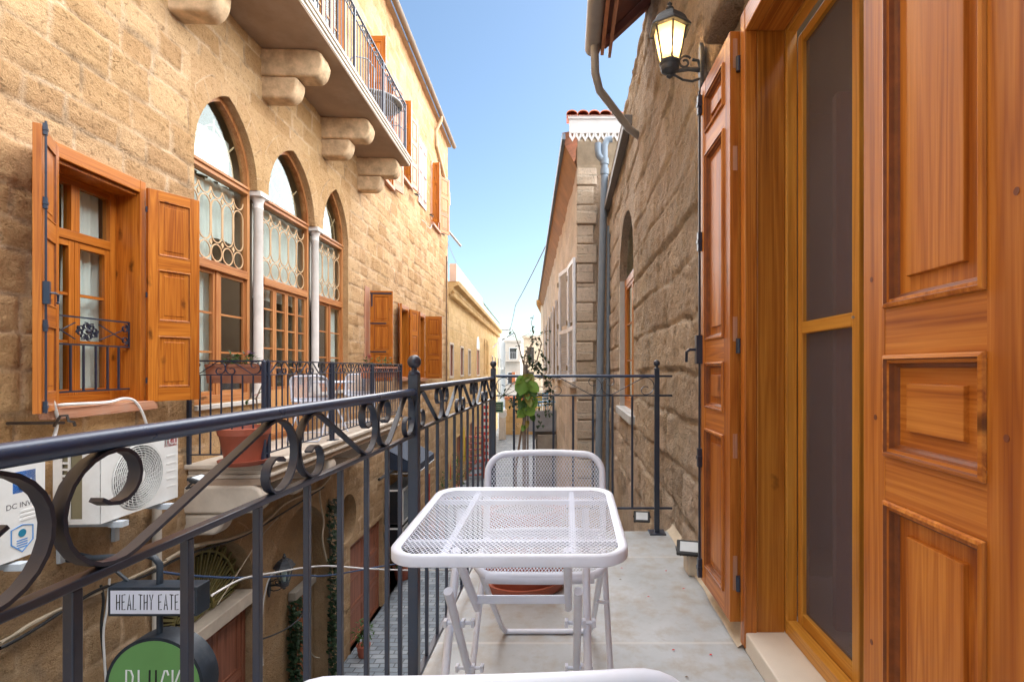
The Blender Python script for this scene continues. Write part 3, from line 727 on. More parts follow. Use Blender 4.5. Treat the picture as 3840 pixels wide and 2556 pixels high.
# --- balconies
def corbel(u, ztop, o1, o2, h1, h2, w, name='corbel', mat=None):
    m = MB(); n = 8; r = h1 * .55
    top = [(.0, ztop), (-o1, ztop)] if False else None
    pr = [(.05, ztop), (-(o1 - r*.25), ztop)] + [(-(o1 - r) - r*math.cos(a), ztop - h1 + r*1.0 - r*math.sin(a) + 0) for a in [PI*.5*i/n for i in range(n + 1)]][0:] 
    pr += [(-o2 - .06, ztop - h1), (-o2, ztop - h1 - .05)]
    pr += [(-(o2 - h2*.5) - h2*.5*math.cos(a), ztop - h1 - h2*.45 - h2*.55*math.sin(a)) for a in [PI*.5*i/n for i in range(n + 1)]]
    pr += [(.05, ztop - h1 - h2)]
    rr = h1 * .62
    top = [(.05, ztop), (-(o1 - .09), ztop), (-(o1 - .03), ztop - h1*.12)] + [(-(o1 - rr*.62) - rr*.62*math.cos(a), ztop - h1 + rr - rr*math.sin(a)) for a in [PI*.5*i/n for i in range(n + 1)]] + [(.05, ztop - h1)]
    m.prism(top, u - w/2, u + w/2, axis='x')
    o = m.build(name, mat or STONE_S, house, bevel=.026, bseg=4, smooth=40)
    m = MB(); zz = ztop - h1 - .002; r2 = h2 * .8
    low = [(.05, zz), (-(o2 - .02), zz), (-o2, zz - .03)] + [(-(o2 - r2*.7) - r2*.7*math.cos(a), zz - h2 + r2 - r2*math.sin(a)) for a in [PI*.5*i/n for i in range(n + 1)]] + [(.05, zz - h2)]
    m.prism(low, u - w/2 + .012, u + w/2 - .012, axis='x'); m.build('corbel_foot', mat or STONE_S, o, bevel=.03, bseg=4, smooth=40)
    return o
BU = (4.15, LW(942, 388, .82)[0], 4.90)
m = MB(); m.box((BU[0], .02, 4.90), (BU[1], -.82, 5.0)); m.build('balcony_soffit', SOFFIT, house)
m = MB()
def slab_rim(m, u0, u1, out, z0, steps):
    for (o, a, b) in steps: m.box((u0 - o, .0, z0 + a), (u1 + o, -out - o, z0 + b))
slab_rim(m, BU[0], BU[1], .82, 4.90, [(.012, .012, .055), (.03, .056, .10), (.045, .101, .15)]); m.build('balcony_slab', SLAB, house, bevel=.01)
for px, w in ((385, .24), (598, .24), (738.5, .24), (821, .24)):
    corbel(LU(px) + .13, 4.899, .72, .42, .32, .26, w)
BLz = ZSLAB
BL = (4.93, LW(925, 962, .78)[0], .76)
m = MB(); m.box((BL[0], .02, BLz - .05), (BL[1], -BL[2], BLz)); slab_rim(m, BL[0] + .03, BL[1] - .03, BL[2] - .03, BLz, [(.012, -.14, -.10), (.0, -.10, -.051)]); m.build('balcony_slab', SLAB, house, bevel=.012)
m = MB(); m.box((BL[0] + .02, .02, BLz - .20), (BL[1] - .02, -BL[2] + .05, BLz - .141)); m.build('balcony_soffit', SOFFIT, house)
for u in (5.02, 6.55, 8.05, 9.0): corbel(u, BLz - .201, .70, .34, .26, .2, .20, mat=SLAB)

# --- roof edge
m = MB(); gz = LTOP
m.box((-4, .2, gz - .02), (UEND + .1, -.10, gz + .04)); m.build('eave_board', plain('eave_stone', (.36,.28,.19), .8, .15), house)
g = MB(); pts = [(-.19 + .075*math.cos(a), gz + .06 + .075*math.sin(a)) for a in [PI + PI*i/8 for i in range(9)]]
pts2 = [(-.19 + .065*math.cos(a), gz + .062 + .065*math.sin(a)) for a in [2*PI - PI*i/8 for i in range(9)]]
g.prism([(p[0], p[1]) for p in pts + pts2], -4, UEND + .22, axis='x')
for u in frange(3, UEND, 1.9): g.box((u, -.27, gz + .055), (u + .04, -.05, gz + .075))
g.build('roof_gutter', plain('gutter_metal', (.22,.18,.135), .6, .12, 4.0), house, smooth=50)
m = MB(); uu = UEND - 2.1
m.tube([(uu, -.19, gz), (uu, -.19, gz - .12), (uu + .02, -.02, gz - .45), (uu + .02, -.05, gz - .9), (UEND - .15, -.06, gz - 1.7), (UEND - .12, -.07, gz - 2.1)], .05, 8); m.build('downpipe', plain('buff_pipe', (.50,.38,.24), .7, .1), house, smooth=50)
m = MB(); m.tube([(UEND - .55, -.06, 4.9), (UEND - .55, -.06, 2.0), (UEND - .55, -.05, -3.0)], .022, 6); m.build('downpipe', plain('rusty_pipe', (.16,.10,.06), .8, .2), house, smooth=50)
m = MB(); m.tube([LP(UEND - .1, 0, 0) and (UEND - .05, -.02, 5.9), (UEND + .35, -.40, 5.45)], .04, 8); m.build('waste_pipe', GREYM, house, smooth=50)
m = MB(); m.tube([(LU(347), -.05, -.02), (LU(347), -.05, -3.6)], .035, 8); m.build('downpipe', plain('cream_pipe', (.62,.56,.48), .6, .08), house, smooth=50)

# --- street level: fanlight and door, walled vault, gate, shop
fu = (FAN[0] + FAN[1]) / 2; OL = plain('olive_paint', (.22,.20,.075), .5, .2, 20.0)
m = MB(); y = .16; zc = FAN[3] + .10
m.bar([(p[0], y, p[1]) for p in ellipse(fu, zc, .30, .30, 24, 0, PI)], .02, .022, (0, 1, 0)); m.bar([(p[0], y, p[1]) for p in ellipse(fu, zc, .70, .66, 30, .1, PI - .1)], .02, .018, (0, 1, 0))
for i in range(35):
    a = PI * (i + .5) / 35; r1 = .80 if i % 2 else .66
    m.bar([(fu + .31*math.cos(a), y, zc + .31*math.sin(a)), (fu + r1*math.cos(a), y, zc + r1*.95*math.sin(a))], .016, .013 + .012 * (i % 2), (0, 1, 0))
for i in range(9):
    a = PI * (i + .5) / 9; cx, cz = fu + .235*math.cos(a), zc + .235*math.sin(a)
    m.bar([(cx + .035*(1 - .5*k/12)*math.cos(a + 7*k/12), y, cz + .035*(1 - .5*k/12)*math.sin(a + 7*k/12)) for k in range(13)], .016, .01, (0, 1, 0))
    m.bar([(fu, y, zc), (fu + .2*math.cos(a), y, zc + .2*math.sin(a))], .012, .012, (0, 1, 0))
    for rr in (.74,): m.bar([(p[0], y, p[1]) for p in ellipse(fu + rr*math.cos(a), zc + rr*.93*math.sin(a), .045, .045, 10)], .014, .01, (0, 1, 0), closed=True)
m.build('fanlight_grille', OL, house)
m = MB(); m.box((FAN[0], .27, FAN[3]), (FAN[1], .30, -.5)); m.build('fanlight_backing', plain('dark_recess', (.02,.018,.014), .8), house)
m = MB(); m.box((FAN[0] + .01, .0, FAN[3] - .06), (FAN[1] - .01, .24, FAN[3] + .08)); m.build('door_lintel', SLAB, house, bevel=.01)
def plank_door(parent, x0, x1, z0, z1, y, name='door', mats=None, n=2, rails=3):
    mats = mats or (WOODD('z'), WOODD('x'))
    d = frame_box(parent, name, x0, x1, z0, z1, y, y + .08, .06, mats)
    for i in range(n):
        a = x0 + .06 + (x1 - x0 - .12) * i / n; b = x0 + .06 + (x1 - x0 - .12) * (i + 1) / n
        m = MB(); zz = frange(z0 + .02, z1 - .06, (z1 - z0) / rails)
        m.box((a + .004, y + .02, z0 + .01), (b - .004, y + .06, z1 - .06), 0)
        for j in range(len(zz) - 1): m.loops(a + .07, b - .07, zz[j] + .06, zz[j+1] - .05, [(0, .0), (.01, .012), (.025, .012), (.03, .002)], y + .02, -1, 0)
        for z in zz[1:-1]: m.box((a + .005, y + .008, z - .05), (b - .005, y + .02, z + .05), 1)
        m.build('door_leaf', mats, d, bevel=.003)
    return d
plank_door(house, FAN[0] + .01, FAN[1] - .01, -3.8, FAN[3] - .06, .12, 'double_door', n=3)
plank_door(house, GATE[0] + .01, GATE[1] - .01, -3.8, GATE[3] - .01, .07, 'gate', n=2, rails=3)
plank_door(house, LU(712), LU(741), -3.8, -2.15, .20, 'narrow_door', mats=(wood('narrow_door_wood', (.16,.045,.015), (.28,.09,.03), (.36,.13,.045), 'z', rough=.5), WOODD('x')), n=1)
m = MB(); m.box((LU(704), .14, -2.14), (LU(750), .25, -2.02)); m.build('door_lintel', STONE_G, house, bevel=.012)
# ================================================================ the balcony's own house (right)
rhouse = thing('stone_house', 'rough brown stone house on the right whose pine double door opens onto the pale balcony', 'house', mat=MR)
DY0, DY1, DZ0, DZ1 = 1.20, 2.06, .075, 2.49           # door opening along the street
RW_A = (5.72, 7.25, .60, 2.35, 3.08)                  # arched side window: y0, y1, sill, spring, apex
YEND = 9.35; RTOP = 4.45; YLOW = 4.75
mb = MB()
D = (-DY1, -DY0, DZ0, DZ1); AW = (-RW_A[1], -RW_A[0], RW_A[2], RW_A[3])
MAS_R = Masonry(-YEND, 4, -3.8, RTOP, (.27, .40), (.28, .56), 5, .020, .014, .036, .032, .026)
wall_grid(mb, frange(-YEND, -4.4, .04) + frange(-4.4, -2.05, .022) + frange(-2.05, 4, .25), frange(-3.8, -.3, .1) + frange(-.3, 3.2, .015) + frange(3.2, RTOP, .022),
          [D, AW, (AW[0] - .05, AW[1] + .05, AW[3], 3.2)], 0, .013, 6.5, MAS_R)
arch_fill(mb, pointed_arch(AW[0], AW[1], RW_A[3], RW_A[4], 10), AW[0] - .05, AW[1] + .05, RW_A[3], 3.2, 0, .26)
mb.quad((-YEND, 0, -3.8), (-YEND, 3.5, -3.8), (-YEND, 3.5, RTOP), (-YEND, 0, RTOP)); mb.quad((-YEND, 0, RTOP), (-YEND, .5, RTOP), (4, .5, RTOP), (4, 0, RTOP))
reveal(mb, D[0], D[1], D[2], D[3], 0, .12)
mb.build('wall', STONE_R, rhouse, smooth=60)
LIME = plain('pale_reveal_plaster', (.48,.50,.50), .8, .15, 5.0, .2, dirt=(.30,.32,.34), dirt_amt=.6)
m = MB(); reveal(m, AW[0] + .004, AW[1] - .004, AW[2], AW[3], .006, .075, top=False); m.build('window_reveal', LIME, rhouse)
m = MB(); m.box((AW[0] - .06, -.05, AW[2] - .10), (AW[1] + .06, .26, AW[2] - .003)); m.build('window_sill', LIME, rhouse, bevel=.008)
f = frame_box(rhouse, 'arched_side_window', AW[0], AW[1], AW[2], AW[3], .072, .14, .10, (WOOD('z'), WOOD('x')))
casement(f, AW[0] + .10, (AW[0]+AW[1])/2, AW[2] + .10, AW[3] - .10, .082, (WOOD('z'), WOOD('x')), 2); casement(f, (AW[0]+AW[1])/2, AW[1] - .10, AW[2] + .10, AW[3] - .10, .082, (WOOD('z'), WOOD('x')), 2)
g = MB(); g.prism(pointed_arch(AW[0], AW[1], AW[3], RW_A[4], 10), .10, .105); g.build('fanlight_pane', GLASS, f)
room(rhouse, AW[0], AW[1], AW[2], RW_A[4], .275, 1.5)
# brow stones above the door
m = MB()
for i in range(5):
    x = -2.45 + i * .32; m.box((x, -.10 - .03*(i % 2), 2.66 + .02*(i % 3)), (x + .30, .05, 2.92))
m.build('hood_moulding', STONE_R, rhouse, bevel=.03, bseg=3)

# --- balcony floor (stone slabs and the plaster fillet at the wall)
def floor_mat():
    t = NT('balcony_limestone'); p = t.obj(); s = t.sep(p)
    n = t.noise(p, 2.2, 6, .65); n2 = t.noise(p, 26.0, 5, .65); n3 = t.noise(p, 9.0, 5, .6)
    c = t.mix(t.ramp(n, [(.35, 0.0), (.68, 1.0)]), (.355,.375,.385), (.48,.51,.53))
    c = t.mix(t.math('MULTIPLY', t.ramp(n3, [(.47, 0.0), (.68, 1.0)]), .62), c, (.33,.27,.20))
    c = t.mix(t.math('MULTIPLY', t.ramp(n2, [(.60, 0.0), (.74, 1.0)]), .4), c, (.31,.27,.22))
    j = t.math('PINGPONG', t.math('ADD', s[0], .19), .48)          # joints across the balcony
    jm = t.ramp(j, [(.004, 1.0), (.010, 0.0)])
    c = t.mix(t.math('MULTIPLY', jm, .5), c, (.62,.60,.56))
    t.principled(Base_Color=c, Roughness=t.math('ADD', t.math('MULTIPLY', n2, .25), .38), Specular_IOR_Level=.45, Normal=t.bump(t.math('ADD', n2, t.math('MULTIPLY', jm, .6)), .15, .004))
    return t.m
BFLOOR = floor_mat()
RL = .507                                             # railing line, left of the eye
m = MB(); m.box((-3.56, -.74 - RL - .03, -.16), (1.5, .02, 0.0)); m.build('balcony_floor', BFLOOR, rhouse, bevel=.006)
m = MB(); prev = None
for i in range(60):
    y = 2.07 + (3.56 - 2.07) * i / 59; k = .012 * noise.noise(Vector((y*4, 0, 0)))
    ring = [m.v(p) for p in ((-y, -.006, .05 + k), (-y, -.022 - k, .022), (-y, -.05 - k*1.5, .004), (-y, 0.02, .004))]
    if prev:
        for q in range(3): m.f((prev[q], prev[q+1], ring[q+1], ring[q]))
    prev = ring
m.build('plaster_fillet', plain('cream_plaster', (.60,.52,.40), .9, .15, 9.0, .5, 50.0), rhouse, smooth=60)
m = MB(); m.box((-DY1 + .01, -.03, .002), (-DY0 - .01, .14, DZ0 + .004)); m.build('threshold', plain('threshold_stone', (.68,.62,.53), .6, .07, 5.0, .2, 70.0, dirt=(.5,.42,.33), dirt_amt=.4), rhouse, bevel=.006)

# --- door: lining, casing, screen door, folded-back shutters
W_Z, W_X = WOOD('z'), WOOD('x')
JZ = wood('jamb_board', (.20,.060,.007), (.38,.132,.016), (.53,.22,.034), 'z', scale=.8, rough=.34, knots=1.3)
m = MB(); m.box((-DY1 - .03, -.035, DZ0 - .06), (-DY1 + .022, .015, DZ1 + .07)); m.build('door_casing', W_Z, rhouse, bevel=.004)
m = MB(); m.box((-DY0 - .022, -.035, DZ0 - .06), (-DY0 + .03, .015, DZ1 + .07)); m.build('door_casing', W_Z, rhouse, bevel=.004)
m = MB(); m.box((-DY1 + .0225, -.034, DZ1 - .022), (-DY0 - .0225, .015, DZ1 + .069)); m.build('door_casing', W_X, rhouse, bevel=.004)
m = MB(); m.box((-DY1, .015, DZ0 + .004), (-DY1 + .020, .125, DZ1 - .002)); m.build('door_lining', JZ, rhouse, bevel=.003)
m = MB(); m.box((-DY0 - .020, .015, DZ0 + .004), (-DY0, .125, DZ1 - .002)); m.build('door_lining', JZ, rhouse, bevel=.003)
m = MB(); m.box((-DY1 + .021, .015, DZ1 - .022), (-DY0 - .021, .125, DZ1 - .002)); m.build('door_lining', W_X, rhouse, bevel=.003)
HZ, HX = WOODY('z'), WOODY('x')
ff = frame_box(rhouse, 'screen_frame', -DY1 + .001, -DY0 - .001, DZ0 + .005, DZ1 - .001, .126, .168, .035, (HZ, HX), wb=.055, bevel=.003)
sd_ = frame_box(rhouse, 'screen_door', -DY1 + .034, -1.60, DZ0 + .048, DZ1 - .058, .170, .200, .040, (HZ, HX), wb=.055, bevel=.003)
m = MB(); m.box((-DY1 + .074, .168, 1.262), (-1.64, .198, 1.308)); m.build('screen_rail', HX, sd_, bevel=.004)
def mesh_mat():
    t = NT('insect_mesh'); p = t.obj(); n = t.noise(t.vmath('MULTIPLY', p, (3., 3., .5)), 1.0, 4, .6)
    a = t.n('BsdfPrincipled', Base_Color=(.13,.11,.135,1), Roughness=.6, Specular_IOR_Level=.5); b = t.n('BsdfTransparent', Color=(1,1,1,1))
    return t.surf(t.n('MixShader', i0=t.math('ADD', t.math('MULTIPLY', n,   .15), .40), i1=b, i2=a))
MESHM = mesh_mat()
m = MB(); m.box((-DY1 + .07, .186, DZ0 + .095), (-1.635, .187, DZ1 - .09)); m.build('insect_mesh', MESHM, sd_)
m = MB(); m.tube([(-1.62, .166, 1.29), (-1.62, .160, 1.29)], .004, 8); m.build('screw', GREYM, sd_)
room(rhouse, -DY1 - 1.0, -DY0 + 1.2, DZ0, 2.62, .30, 3.0, 'room_interior', plain('hall_wall', (.42,.36,.28), .9, .06, 2.0))
m = MB(); m.box((-DY1 - .5, .22, DZ0), (-DY0 + .5, 2.9, DZ0 + .02)); m.build('room_floor', plain('tile_floor', (.55,.50,.44), .3, .06, 3.0), rhouse)
ld = leaf(rhouse, 'inner_door', .62, 2.12, .05, [(.1, .8), (.95, 1.95)], .1, (WOODD('z'), WOODD('x')), Matrix.Translation((-2.02, .32, DZ0 + .02)) @ Matrix.Rotation(R(78), 4, 'Z'))
m = MB(); m.box((-1.62, .7, DZ0), (-.9, 1.2, 2.15)); m.build('wardrobe', WOODD('z'), rhouse, bevel=.01)
# shutters, folded back against the wall; the hinge edges face the opening
SH = 2.42; SW = .43; PN = [(.09, .755), (.85, 1.068), (1.168, 2.06), (2.16, 2.34)]
LM = (wood('balcony_shutter_z', (.25,.063,.008), (.45,.145,.019), (.61,.24,.042), 'z', rough=.40, coat=.06), wood('balcony_shutter_x', (.26,.066,.009), (.46,.150,.021), (.61,.245,.044), 'x', rough=.40, coat=.06))
def folded(side):
    # local leaf: hinge at x=0, face -y; far leaf runs to -x in the wall frame, so it is turned by 180 and shows its back
    if side == 'far': M = Matrix.Translation((-2.105, -.030, .09)) @ Matrix.Rotation(PI + R(1.0), 4, 'Z')
    else: M = Matrix.Translation((-1.192, -.050, .09)) @ Matrix.Rotation(R(-.4), 4, 'Z')
    l = leaf(rhouse, 'door_shutter', SW, SH, .042, PN, .078, LM, M)
    return l
lf = folded('far'); ln = folded('near')
hinge_pins(lf, [.16, 1.13, 2.28], .011, .06, -.010, .01)
# bolt rod at the far leaf's free edge (on the street face, which is its +y face)
m = MB(); m.tube([(SW - .012, .052, .02), (SW - .012, .052, SH - .02)], .006, 8)
for z in (.06, .60, 1.66, 2.33): m.box((SW - .024, .042, z - .045), (SW + .001, .062, z + .045)); m.box((SW - .028, .040, z - .008), (SW + .004, .065, z + .008))
m.box((SW - .030, .042, 1.06), (SW + .004, .072, 1.20)); m.tube([(SW - .012, .07, 1.13), (SW - .012, .10, 1.13), (SW + .03, .105, 1.12), (SW + .035, .105, 1.07)], .007, 8)
m.build('shutter_bolt', IRONB, lf, smooth=40)
m = MB()
for z, h in ((.20, .07), (.72, .05), (1.2, .05), (1.9, .05), (2.33, .06)): m.box((-.0008, .012, z - h), (.003, .030, z + h))
m.build('mortise_plug', WOODP('z'), lf)
# pegs on the near leaf
for x, z in ((.03, 1.24), (.045, .93), (SW - .04, .93), (SW - .022, 1.31), (.03, .42)):
    pg = MB(); pg.prism([(x + .0055*math.cos(2*PI*k/10), z + .0065*math.sin(2*PI*k/10)) for k in range(10)], -.0007, .001); pg.build('peg', plain('peg_wood', (.17,.05,.02), .5, .2), ln)
#

# --- eaves, gutters, pipes
TIMB = plain('red_soffit_timber', (.20,.075,.055), .7, .3, 5.0); TIMO = plain('orange_fascia', (.50,.21,.10), .6, .12)
ex = -.455; ez = 4.06
m = MB(); m.quad((-YLOW, -.40, ez + .02), (4, -.40, ez + .02), (4, .0, ez + .42), (-YLOW, .0, ez + .42)); m.quad((-YLOW, -.40, ez + .06), (4, -.40, ez + .06), (4, .3, ez + .76), (-YLOW, .3, ez + .76))
m.quad((-YLOW, -.40, ez + .02), (-YLOW, 0, ez + .42), (-YLOW, .3, ez + .76), (-YLOW, -.40, ez + .06)); m.build('roof_soffit', TIMB, rhouse)
for i in range(8):
    y = -YLOW + .12 + i * .75; m = MB(); m.prism([(-.40, ez - .06), (-.40, ez + .01), (.02, ez + .43), (.02, ez + .33)], y, y + .08, axis='x'); m.build('rafter', TIMB, rhouse)
m = MB(); m.box((-YLOW - .03, -.43, ez - .02), (4, -.40, ez + .09)); m.build('fascia_board', TIMO, rhouse)
m = MB(); m.box((-YLOW - .02, -.36, ez - .05), (4, -.335, ez + .03)); m.build('fascia_board', WOODP('x'), rhouse)
g = MB(); gp = [(ex - .015 + .075*math.cos(a) - .03, ez + .06 + .08*math.sin(a)) for a in [PI + PI*i/10 for i in range(11)]]
gp2 = [(ex - .015 + .068*math.cos(a) - .03, ez + .062 + .072*math.sin(a)) for a in [2*PI - PI*i/10 for i in range(11)]]
g.prism(gp + gp2, -YLOW - .05, 4, axis='x'); g.prism(gp, -YLOW - .055, -YLOW - .045, axis='x'); g.build('roof_gutter', GREYM, rhouse, smooth=50)
m = MB(); x = -YLOW + .10
m.tube([(x, -.49, ez - .01), (x, -.49, ez - .10), (x - .005, -.485, ez - .26), (x - .10, -.44, ez - .36), (x - .55, -.12, ez - .50), (x - .72, .03, ez - .52)], .038, 12); m.build('downpipe', GREYM, rhouse, smooth=45)
m = MB(); m.box((-9.3, -.10, 3.86), (-5.80, -.004, 3.96)); m.box((-5.80, -.105, 3.855), (-5.74, -.002, 3.965)); m.build('cable_trunk', plain('trunk_metal', (.16,.15,.14), .5, .15), rhouse, bevel=.006)
def pipe(x, y, pts, r, name='downpipe'):
    m = MB(); m.tube(pts, r, 14)
    return m.build(name, PVC, rhouse, smooth=45)
# two grey plastic stacks in the corner towards the next house
pY = 8.9; s = FOC / pY
def PX_(px, py): v = AT(px, py, pY); return (-v.y, v.x - .74, v.z)
p1 = pipe(0, 0, [PX_(1376, 330), PX_(1376, 345), PX_(1378, 358), PX_(1390, 372), PX_(1391, 390), PX_(1383, 700), PX_(1376, 1130)], .062)
m = MB(); a = PX_(1391, 345)
for py in (372, 395): q = PX_(1391, py); m.lathe([(.075, -.05), (.075, .05)], q, 14)
m.tube([PX_(1391, 385), PX_(1391, 335), PX_(1397, 322), PX_(1408, 320)], .058, 12); m.build('pipe_branch', PVC, p1, smooth=40)
p2 = pipe(0, 0, [PX_(1401, 520), PX_(1400, 700), PX_(1397, 1150)], .034)
m = MB(); q = PX_(1388, 862); m.box((q[0] - .01, q[1] - .12, q[2] - .012), (q[0] + .06, q[1] + .2, q[2] + .012)); m.build('pipe_clip', IRON, p2)
# ================================================================ our railing
rail = thing('balcony_railing', 'black wrought iron railing with scrolls and ball topped posts round the pale balcony', 'railing')
RZT, RZL, RZB, YF = 1.066, .925, .088, 3.52           # handrail, lower rail, foot rail, far side
def scroll_pts(L, H, flip=False, n=14):
    Rr = H / 2; d = L/2 - Rr; phi = math.acos(min(1, Rr / d)); r2 = H * .24
    pts = [(Rr + r2*math.cos(a), H - r2 + r2*math.sin(a)) for a in [-PI*.75 + (PI*1.25)*i/10 for i in range(10)]]
    end = 2*PI - phi
    pts += [(Rr + Rr*math.cos(a), Rr + Rr*math.sin(a)) for a in [PI/2 + (end - PI/2)*i/n for i in range(n + 1)]]
    pts += [(L - p[0], H - p[1]) for p in pts[::-1]]
    if flip: pts = [(p[0], H - p[1]) for p in pts]
    return pts
def rail_side(parent, P, D, s0, s1, scrolls, balusters, mat, zt, zl, zb, w=.0145, t=.0045, br=.0058, flip0=False, hand=.0118, round_hand=True, z0=0.0):
    """one straight run: P origin, D direction; positions s along it"""
    N = Vector((-D.y, D.x, 0)); at = lambda s, z: P + D * s + Vector((0, 0, z0 + z))
    m = MB()
    if round_hand: m.tube([at(s0, zt), at(s1, zt)], hand, 14)
    else: m.bar([at(s0, zt), at(s1, zt)], .03, .014, N)
    m.build('handrail', IRONH if round_hand else mat, parent, smooth=40)
    m = MB(); m.bar([at(s0, zl), at(s1, zl)], .018, .010, N); m.build('lower_rail', mat, parent, bevel=.002)
    m = MB(); m.bar([at(s0, zb), at(s1, zb)], .022, .012, N); m.build('foot_rail', mat, parent, bevel=.002)
    lo, hi = zl + .006, zt - (hand if round_hand else .008); fl = flip0
    for a, b in scrolls:
        m = MB(); m.bar([at(a + p[0], lo + p[1]) for p in scroll_pts(b - a, hi - lo, fl)], w, t, N); m.build('scroll', mat, parent, smooth=35); fl = not fl
    for s in balusters:
        m = MB(); m.bar([at(s, zb + .006), at(s, zl - .006)], br*2, br*2, N); m.build('baluster', mat, parent, bevel=.0015)
def post(parent, p, z1, mat, w=.04, ball=.0225, foot=True, z0=0.0):
    m = MB(); h = w/2; x, y = p
    m.box((x - h, y - h, z0), (x + h, y + h, z1 - .02)); prev = None
    m.lathe([(h*1.2, z1 - .022), (h*1.1, z1 - .012), (h*.55, z1 - .004), (h*.55, z1 + .004)], (x, y, 0), 14)
    o = m.build('post', mat, parent, bevel=.002)
    if ball:
        m = MB(); m.ball((x, y, z1 + ball), ball, 18); m.build('ball_finial', mat, o, smooth=60)
    if foot:
        m = MB(); m.box((x - .055, y - .055, z0), (x + .055, y + .055, z0 + .008)); m.build('base_plate', mat, o, bevel=.001)
    return o
P = Vector((-RL, 0, 0)); D = Vector((0, 1, 0)); YP = 1.70
sc = [(1.365, 1.685), (.963, 1.355), (.511, .953), (.06, .500), (-.40, .05)]
bal = [1.556, 1.444, 1.296, 1.146, 1.0, .84, .684, .526, .38, .23, .08]
rail_side(rail, P, D, -.7, YP - .02, [(a + .0, b) for a, b in sc], bal, IRON, 1.051, .909, RZB, flip0=False)
n = 5; Ls = (YF - YP - .04) / n
rail_side(rail, P, D, YP + .02, YF - .02, [(YP + .02 + Ls*k, YP + .02 + Ls*(k+1)) for k in range(n)], [YP + .0 + .1517*k for k in range(1, 12)], IRON, 1.061, .922, RZB, flip0=True)
PX0 = Vector((-RL, YF, 0)); DX = Vector((1, 0, 0)); XE = .615
Ls = (XE + RL - .04) / 3
rail_side(rail, PX0, DX, .02, XE + RL, [(.02 + Ls*k, .02 + Ls*(k+1)) for k in range(3)], [.142 + .1352*k for k in range(7)], IRONB, RZT + .008, RZL + .016, .169, w=.014, br=.0075, hand=.010)
for z in (RZT + .008, RZL + .016, .169):
    m = MB(); m.bar([PX0 + Vector((XE + RL, 0, z)), PX0 + Vector((.72 + RL, 0, z))], .014, .014, (0, 1, 0)); m.build('wall_tie', IRONB, rail)
post(rail, (-RL, YP), 1.128, IRON, .033, foot=False); post(rail, (-RL, YF), 1.135, IRON, .033); post(rail, (XE, YF), 1.14, IRONB, .033)

# ================================================================ railings of the facing house
def facing_rail(label, u0, u1, out, z0, posts, H, double=(), near_side=True):
    r = thing('balcony_railing', label, 'railing')
    O = LP(0, out, 0); Du = (LP(1, out, 0) - O).normalized(); Do = (LP(0, 1, 0) - LP(0, 0, 0)).normalized()
    zt, zl, zb = H, H - .13, .09
    ps = list(posts)
    for a, b in zip(ps, ps[1:]):
        k = max(2, round((b - a) / .33)); L = (b - a - .04) / k
        nb = max(3, round((b - a) / .115))
        rail_side(r, O, Du, a, b, [(a + .02 + L*i, a + .02 + L*(i+1)) for i in range(k)], [a + (b - a)*i/nb for i in range(1, nb)], IRONB, zt, zl, zb, w=.014, t=.006, br=.006, hand=.008, round_hand=False, z0=z0)
    for u in ps: p = O + Du * u; post(r, (p.x, p.y), z0 + H + .01, IRONB, .032, ball=0, foot=True, z0=z0)
    for u in double: p = O + Du * u; post(r, (p.x, p.y), z0 + H + .01, IRONB, .03, ball=0, foot=False, z0=z0)
    sides = ([u0] if near_side else []) + [u1]
    for u in sides:
        O2 = LP(u, 0.02, 0); L = (out - .06) / 2
        rail_side(r, O2, Do, 0.0, out - .02, [(.01 + L*i, .01 + L*(i+1)) for i in range(2)], [(out - .02)*i/7 for i in range(1, 7)], IRONB, zt, zl, zb, w=.014, t=.006, br=.006, hand=.008, round_hand=False, z0=z0)
        post(r, (O2.x, O2.y), z0 + H + .01, IRONB, .03, ball=0, foot=False, z0=z0)
    return r
lu0, lu1 = LU(607, .70), LU(923, .70)
facing_rail('black scrolled railing round the lower balcony below the arched windows', lu0, lu1, .70, ZSLAB, [lu0, LU(766, .70), LU(858, .70), lu1], .965, double=[lu0 + .07, LU(766, .70) - .06, LU(858, .70) - .06])
uu1 = BU[1] - .06
facing_rail('black railing of the upper balcony high above the street', 4.3, uu1, .76, 5.05, [4.3, 5.85, 7.1, 8.35, uu1], .98, near_side=False)

# ================================================================ mesh table and chairs
def lattice(m, fn, nu, nv, keep, t=.70):
    """expanded-metal sheet: diamonds with open middles; fn(u, v) -> point, u and v in 0..1"""
    for j in range(2*nv + 1):
        for i in range(nu + 1):
            u = (i + (.5 if j % 2 else 0)) / nu; v = j / (2*nv); du, dv = .5 / nu, .5 / nv
            cs = [(u - du, v), (u, v - dv), (u + du, v), (u, v + dv)]
            if any(not (0 <= c[0] <= 1 and 0 <= c[1] <= 1) or not keep(*c) for c in cs): continue
            o = [m.v(fn(*c)) for c in cs]; q = [m.v(fn(u + (c[0]-u)*t, v + (c[1]-v)*t)) for c in cs]
            for k in range(4): m.f((o[k], o[(k+1) % 4], q[(k+1) % 4], q[k]))
def rrect(w, d, r, n=8):
    pts = []
    for cx, cy, a0 in ((w/2 - r, d/2 - r, 0), (-w/2 + r, d/2 - r, PI/2), (-w/2 + r, -d/2 + r, PI), (w/2 - r, -d/2 + r, 1.5*PI)):
        pts += [(cx + r*math.cos(a0 + PI/2*i/n), cy + r*math.sin(a0 + PI/2*i/n)) for i in range(n + 1)]
    return pts
def in_rrect(x, y, w, d, r):
    ax, ay = abs(x) - (w/2 - r), abs(y) - (d/2 - r)
    if abs(x) > w/2 or abs(y) > d/2: return False
    return not (ax > 0 and ay > 0 and ax*ax + ay*ay > r*r)
TW, TD, TR = .585, .555, .075
table = thing('bistro_table', 'small white folding table with a perforated mesh top in the middle of the balcony', 'table', (-.142, 1.478, 0))
